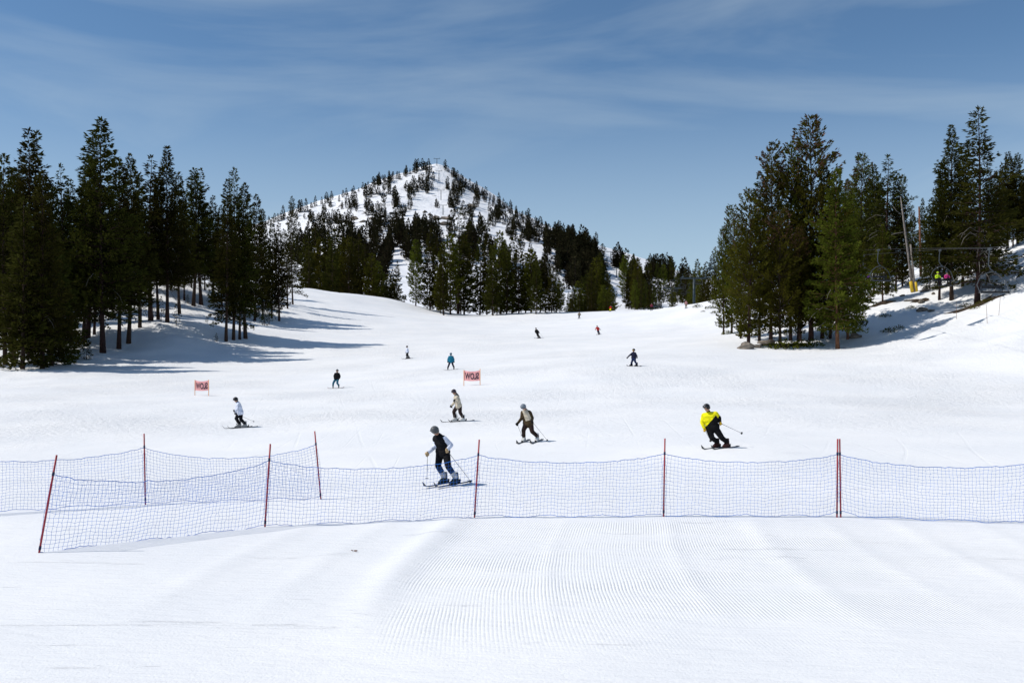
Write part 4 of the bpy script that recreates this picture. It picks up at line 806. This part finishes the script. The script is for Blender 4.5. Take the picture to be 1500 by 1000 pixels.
BLK = cmat('black', (.007, .007, .009)); DBR = cmat('dark_brown', (.030, .018, .016)); WHT = cmat('white', (.62, .66, .78)); BEI = cmat('beige', (.52, .46, .36)); YEL = cmat('yellow', (.80, .72, .01)); TAN = cmat('tan', (.42, .30, .17)); NAVY = cmat('navy', (.012, .028, .075)); OLV = cmat('olive_brown', (.055, .038, .020)); TEA = cmat('teal', (.015, .17, .27)); JEAN = cmat('teal_jeans', (.02, .11, .17)); RED = cmat('red', (.42, .02, .02)); DNV = cmat('dark_navy', (.012, .014, .035)); KHA = cmat('khaki', (.20, .16, .11))
HG = mat('helmet_grey', (.085, .09, .095), .45, .1); HB = mat('helmet_black', (.015, .015, .018), .35, .1); HD = mat('helmet_plum', (.035, .025, .035), .35, .1); HRB = mat('hair_brown', (.045, .022, .014), .7, .3, 30)
o_, s1 = (610, 610), 9.09
J = conv(610, 610, 9.09, dict(head=(258, 195, -.12), neck=(300, 250, -.02), chest=(310, 300, 0), pelvis=(350, 465, .05), shL=(250, 285, .12), elL=(245, 400, .02), haL=(155, 487, -.22), shR=(375, 290, -.14), elR=(465, 375, -.12), haR=(418, 438, -.36),
    hipL=(310, 490, .1), knL=(292, 650, -.12), anL=(360, 800, .12), hipR=(395, 490, 0), knR=(430, 655, -.22), anR=(515, 800, -.04)))
P_ = lambda x, y, dy=0: (610 + x / 9.09, 610 + y / 9.09, dy)
_A = person('the black-vest skier', 'skier in black vest over white sleeves and grey helmet, right behind the front net', 655.5, 710, 28, J, dict(top=BLK, sleeve=WHT, pants=BLK, shin=NAVY, ankle=cmat('boot_shell', (.42, .44, .48)), glove=TAN), (-.62, -.78), 'blue', [('haL', P_(152, 835, -.3)), ('haR', P_(735, 888, .15))], HG, 'face', vox=.014)
e_, W_, r_, hd_ = _A
b = MB(); b.box((0, 0, 0), (.012, .10, .028), bev=.004); b.build('badge', WHT, e_, loc=W_['chest'].lerp(W_['pelvis'], .35) + hd_ * .165 + Vector((.11, .0, 0)), rot=(0, 0, frame_x(hd_)))
J = conv(640, 560, 14.29, dict(head=(362, 212, -.05), neck=(395, 275, 0), chest=(420, 330, 0), pelvis=(455, 475, 0), shL=(392, 315, .16), elL=(362, 420, .12), haL=(297, 500, .1), shR=(432, 318, -.16), elR=(450, 412, -.22), haR=(378, 385, -.26), hipL=(435, 490, .1), knL=(352, 612, .08), anL=(372, 765, .1), hipR=(480, 490, -.08), knR=(488, 630, -.1), anR=(545, 755, -.1)))
P_ = lambda x, y, dy=0: (640 + x / 14.29, 560 + y / 14.29, dy)
person('the beige-jacket skier', 'skier in beige jacket and dark brown trousers with long hair under a dark helmet', 672, 617.5, 49, J, dict(top=BEI, pants=DBR, glove=BLK), (-.8, -.6), 'white', [('haL', P_(468, 772, .2)), ('haR', P_(440, 790, -.3))], HD, 'face', vox=.018, hair=HRB, hem=True)
J = conv(740, 580, 12.5, dict(head=(340, 210, -.1), neck=(375, 258, 0), chest=(390, 310, 0), pelvis=(422, 490, .04), shL=(318, 300, .1), elL=(300, 410, .04), haL=(220, 508, -.15), shR=(450, 300, -.12), elR=(498, 400, -.05), haR=(488, 458, -.25), hipL=(385, 510, .08), knL=(335, 625, -.08), anL=(340, 770, .1), hipR=(465, 510, 0), knR=(492, 645, -.12), anR=(585, 760, .0)))
P_ = lambda x, y, dy=0: (740 + x / 12.5, 580 + y / 12.5, dy)
person('the brown-jacket skier', 'skier in brown jacket with open beige vest and blue-grey helmet, poles spread', 777, 647.5, 40, J, dict(top=OLV, second=BEI, sleeve=OLV, pants=DBR, glove=BLK, collar=DBR), (-.34, -.94), 'white', [('haL', P_(310, 740, -.1)), ('haR', P_(785, 828, .1))], mat('helmet_bluegrey', (.17, .20, .24), .45, .1), 'face', vox=.017, hem=True, paint=lambda W, hd: [(0, 7, [(W['pelvis'] + hd * .0 + Vector((0, 0, .10)), (-.25, 0, 1)), (W['chest'] + Vector((-.15, 0, 0)), (1, 0, .35)), (W['chest'] + Vector((.10, 0, 0)), (-1, 0, -.45)), (W['chest'] + hd * .02, hd)])])
J = conv(1010, 580, 11.11, dict(head=(280, 200, -.05), neck=(312, 265, 0), chest=(325, 330, 0), pelvis=(375, 500, .03), shL=(240, 315, .1), elL=(212, 430, .1), haL=(242, 545, -.05), shR=(415, 285, -.12), elR=(485, 355, .0), haR=(490, 440, -.12), hipL=(328, 535, .08), knL=(362, 680, -.05), anL=(450, 815, .08), hipR=(425, 530, -.02), knR=(520, 680, -.1), anR=(600, 805, -.02)))
P_ = lambda x, y, dy=0: (1010 + x / 11.11, 580 + y / 11.11, dy)
e_, W_, r_, hd_ = person('the yellow-jacket skier', 'leaning skier in bright yellow and black jacket carving in black trousers', 1056.5, 656.5, 34, J, dict(top=YEL, second=BLK, pants=BLK, glove=cmat('ochre', (.55, .33, .03)), collar=BLK), (-.76, -.65), 'red', [('haR', P_(905, 620, .35)), ('haL', P_(430, 760, .9))], HB, 'up', vox=.015, hem=True, bulk=1.14,
    paint=lambda W, hd: [(0, 7, [(W['pelvis'].lerp(W['chest'], .62), (.8, 0, -.6))]), (1, 7, [(W['elR'] + Vector((-.06, 0, 0)), (1, 0, 0)), (W['elR'] + Vector((0, 0, .07)), (0, 0, -1))])])
J = conv(320, 570, 14.29, dict(head=(372, 228, -.04), neck=(402, 275, 0), chest=(420, 330, 0), pelvis=(460, 475, 0), shL=(390, 305, .15), elL=(358, 410, .15), haL=(348, 505, .1), shR=(435, 310, -.15), elR=(432, 415, -.22), haR=(362, 448, -.2), hipL=(435, 490, .1), knL=(365, 610, .05), anL=(420, 755, .1), hipR=(478, 490, -.08), knR=(478, 625, -.1), anR=(555, 755, -.08)))
P_ = lambda x, y, dy=0: (320 + x / 14.29, 570 + y / 14.29, dy)
person('the white-jacket skier', 'skier in white jacket, black trousers and black helmet gliding past the SLOW banner', 353, 626.5, 51, J, dict(top=WHT, pants=BLK, glove=BLK, collar=BLK), (-.85, -.5), 'grey', [('haL', P_(735, 685, .2)), ('haR', P_(418, 745, -.3))], HB, 'face', vox=.018, hem=True)
# the farther riders: joints in metres (x, z, dy) for a 1.7 m figure, converted to photo points
def far_person(who, label, bx, by, J, C, heading, hgt=1.7, **kw):
    h = hit(bx, by, 25); k = F / h[1] * hgt / 1.7
    return person(who, label, bx, by, h[1], {n: (bx + v[0] * k, by - v[1] * k, v[2]) for n, v in J.items()}, C, heading, vox=.028, **kw)
def stance(lx=0.0, spread=.28, crouch=0.0, turn=1.0, dep=.0, arms=((-.42, .95, 0), (.42, .95, 0))):
    """lx sideways lean at head height, turn 1 = seen square on, 0 = side on"""
    L = lambda z: lx * (z / 1.6) ; c = crouch; sw = .19 * turn; sd_ = .19 * (1 - abs(turn)); hw = .11 * turn; hd_ = .11 * (1 - abs(turn))
    J = dict(head=(L(1.6), 1.58 - c, 0), neck=(L(1.42), 1.42 - c, 0), chest=(L(1.25), 1.25 - c, 0), pelvis=(L(.9), .92 - c * .9, 0), shL=(L(1.36) - sw, 1.36 - c, sd_), shR=(L(1.36) + sw, 1.36 - c, -sd_), hipL=(L(.88) - hw, .86 - c * .9, hd_), hipR=(L(.88) + hw, .86 - c * .9, -hd_), anL=(-spread / 2, .1, hd_ + dep), anR=(spread / 2, .1, -hd_ - dep))
    J['knL'] = ((J['hipL'][0] + J['anL'][0]) / 2 - .05 * (c > 0), .48 - c * .4, J['hipL'][2] - .22 * (c > 0)); J['knR'] = ((J['hipR'][0] + J['anR'][0]) / 2 - .05 * (c > 0), .48 - c * .4, J['hipR'][2] - .22 * (c > 0))
    for n, a in zip('LR', arms):
        s_ = J['sh' + n]; J['ha' + n] = (a[0] + L(a[1]), a[1] - c, a[2]); J['el' + n] = ((s_[0] + J['ha' + n][0]) / 2 + (-.06 if n == 'L' else .06), (s_[1] + a[1] - c) / 2 - .03, (s_[2] + a[2]) / 2)
    return J
far_person('the snowboarder in teal trousers', 'snowboarder in black jacket and teal trousers, hands on hips', 492, 568.5, stance(.12, .52, .04, .9, 0, ((-.22, .98, .05), (.27, .98, .05))), dict(top=BLK, pants=JEAN, glove=BLK), (.2, -1), helmet=HG, goggles=None, board=mat('board_red', (.20, .02, .03), .35, .2), hem=True)
far_person('the blue-jacket rider', 'rider in bright blue jacket standing square with legs apart', 660.5, 541.5, stance(0, .62, 0, 1, 0, ((-.32, .82, 0), (.32, .82, 0))), dict(top=TEA, pants=DNV, glove=BLK), (0, 1), board=mat('board_grey', (.12, .12, .13), .35, .2), helmet=mat('helmet_teal', (.02, .08, .13), .4), hem=True)
far_person('the small white-top skier', 'small skier in white top and black trousers above the blue-jacket rider', 597.5, 525.5, stance(-.12, .26, .02, .3, 0, ((-.2, .85, -.1), (.18, .9, -.2))), dict(top=WHT, pants=BLK, glove=BLK), (-.7, -.7), helmet=HB, goggles='face', poles=[], hem=True)
far_person('the crouching snowboarder', 'crouching snowboarder in dark navy with yellow goggles, one arm stretched down', 928.5, 536.5, stance(-.02, .42, .16, .55, .12, ((-.6, .92, -.1), (.32, .95, .1))), dict(top=DNV, pants=cmat('indigo', (.012, .022, .07)), glove=BLK), (-.9, -.4), helmet=HB, goggles='face', goggle_col=mat('goggle_yellow', (.7, .42, .03), .2), board=mat('board_dark', (.03, .03, .035), .35, .2))
far_person('the black-clad skier', 'small skier all in black leaning into a turn below the crest', 789.5, 495.5, stance(-.48, .24, .02, .8, 0, ((-.3, .95, -.1), (.32, .95, -.1))), dict(top=BLK, pants=BLK, glove=BLK), (-.7, -.7), helmet=HG, poles=[('haR', (797, 495, .2))], hem=True)
far_person('the red-jacket skier', 'small skier in red jacket and dark trousers leaning on the upper run', 877.5, 490, stance(-.36, .24, .02, .9, 0, ((-.5, .92, -.1), (.42, .95, -.1))), dict(top=RED, pants=DNV, glove=BLK), (-.5, -.85), helmet=HG, poles=[], hem=True)
far_person('the khaki skier', 'tiny skier in khaki top and dark trousers just below the crest', 848.5, 466.5, stance(.02, .24, .05, .7, 0, ((-.34, .9, -.1), (.34, .9, -.1))), dict(top=KHA, pants=DNV, glove=BLK), (-.3, -.95), helmet=HB, hem=True)
far_person('the crest skier in red', 'tiny skier in red top and yellow trousers on the crest by the clump', 894, 456.2, stance(.1, .3, .1, .7, 0, ((-.34, .9, -.1), (.34, .9, -.1))), dict(top=RED, pants=YEL, glove=BLK), (-.3, -.95), helmet=HB)
far_person('the crest skier in maroon', 'tiny skier in maroon on the crest near the lift towers', 954.5, 454.8, stance(0, .3, .02, .8, 0, ((-.34, .9, -.1), (.34, .9, -.1))), dict(top=cmat('maroon', (.16, .03, .05)), pants=BLK, glove=BLK), (-.3, -.95), helmet=HB)
far_person('the skier in pale pink', 'tiny skier in pale pink beside the second lift tower', 1005, 451.5, stance(0, .3, .02, .8, 0, ((-.34, .9, -.1), (.34, .9, -.1))), dict(top=cmat('pale_pink', (.42, .22, .22)), pants=KHA, glove=BLK), (-.3, -.95), helmet=HB)
# riders on the chairs
def rider(y, side, dx, C, label, group=None):
    x, z = cableA(y); e = tag(ob('person', None, None, (x + GAUGE * side + .28 + dx, y - .02, z - 3.14)), label, 'person', group); m = [C['top'], C['pants'], M_SKIN]; B = []
    B.append(((-.06, .02, .13), (.06, .02, .13), .15, .15, 0)); B.append(((0, .03, .15), (0, .0, .42), .15, .16, 0)); B.append(((-.15, 0, .46), (.15, 0, .46), .08, .08, 0)); B.append(((0, 0, .5), (0, -.03, .66), .06, .06, 2)); B.append(((0, -.04, .66), (0, -.03, .73), .085, .09, 2))
    for s_ in (-1, 1):
        B.append(((s_ * .1, -.02, .09), (s_ * .12, -.46, .08), .1, .085, 1)); B.append(((s_ * .12, -.46, .08), (s_ * .13, -.5, -.38), .085, .075, 1)); B.append(((s_ * .22, 0, .44), (s_ * .27, -.1, .2), .07, .06, 0)); B.append(((s_ * .27, -.1, .2), (s_ * .14, -.33, .17), .06, .05, 0))
    fleshed('body', B, m, e, .028); b = MB(); b.ell((0, -.03, .75), (.13, .14, .13), 14, 7, v0=-.25); b.build('helmet', C['hat'], e, True)
    for s_ in (-1, 1):
        o = ob('boot', boot_mesh('black'), e, (s_ * .13, -.53, -.72), (0, 0, -PI / 2))
        sk = tag(ob('ski', SKI, None, Vector(e.location) + Vector((s_ * .13, -.53, -.745)), (0, .08, -PI / 2)), 'ski dangling from ' + label[:60].split(' on ')[0], 'ski', 'skis of ' + label.split(' on ')[0])
LIME = cmat('lime', (.38, .55, .02)); PNK = cmat('magenta', (.40, .03, .16))
rider(104, 1, -.55, dict(top=LIME, pants=BLK, hat=LIME), 'seated rider in lime on the chair by the padded pole'); rider(104, 1, .45, dict(top=PNK, pants=BLK, hat=HB), 'seated rider in magenta on the chair by the padded pole')
rider(132, 1, -.5, dict(top=TEA, pants=DNV, hat=TEA), 'seated rider in teal on the chair past the knoll clump'); rider(132, 1, .5, dict(top=cmat('purple', (.10, .04, .2)), pants=BLK, hat=mat('hat_teal', (.03, .3, .3), .6)), 'seated rider in purple on the chair past the knoll clump')
rider(222, 1, -.3, dict(top=LIME, pants=BLK, hat=HB), 'seated rider in lime on a distant chair near the mound tower'); rider(222, 1, -1.0, dict(top=PNK, pants=PNK, hat=HB), 'seated rider in pink on a distant chair near the mound tower')
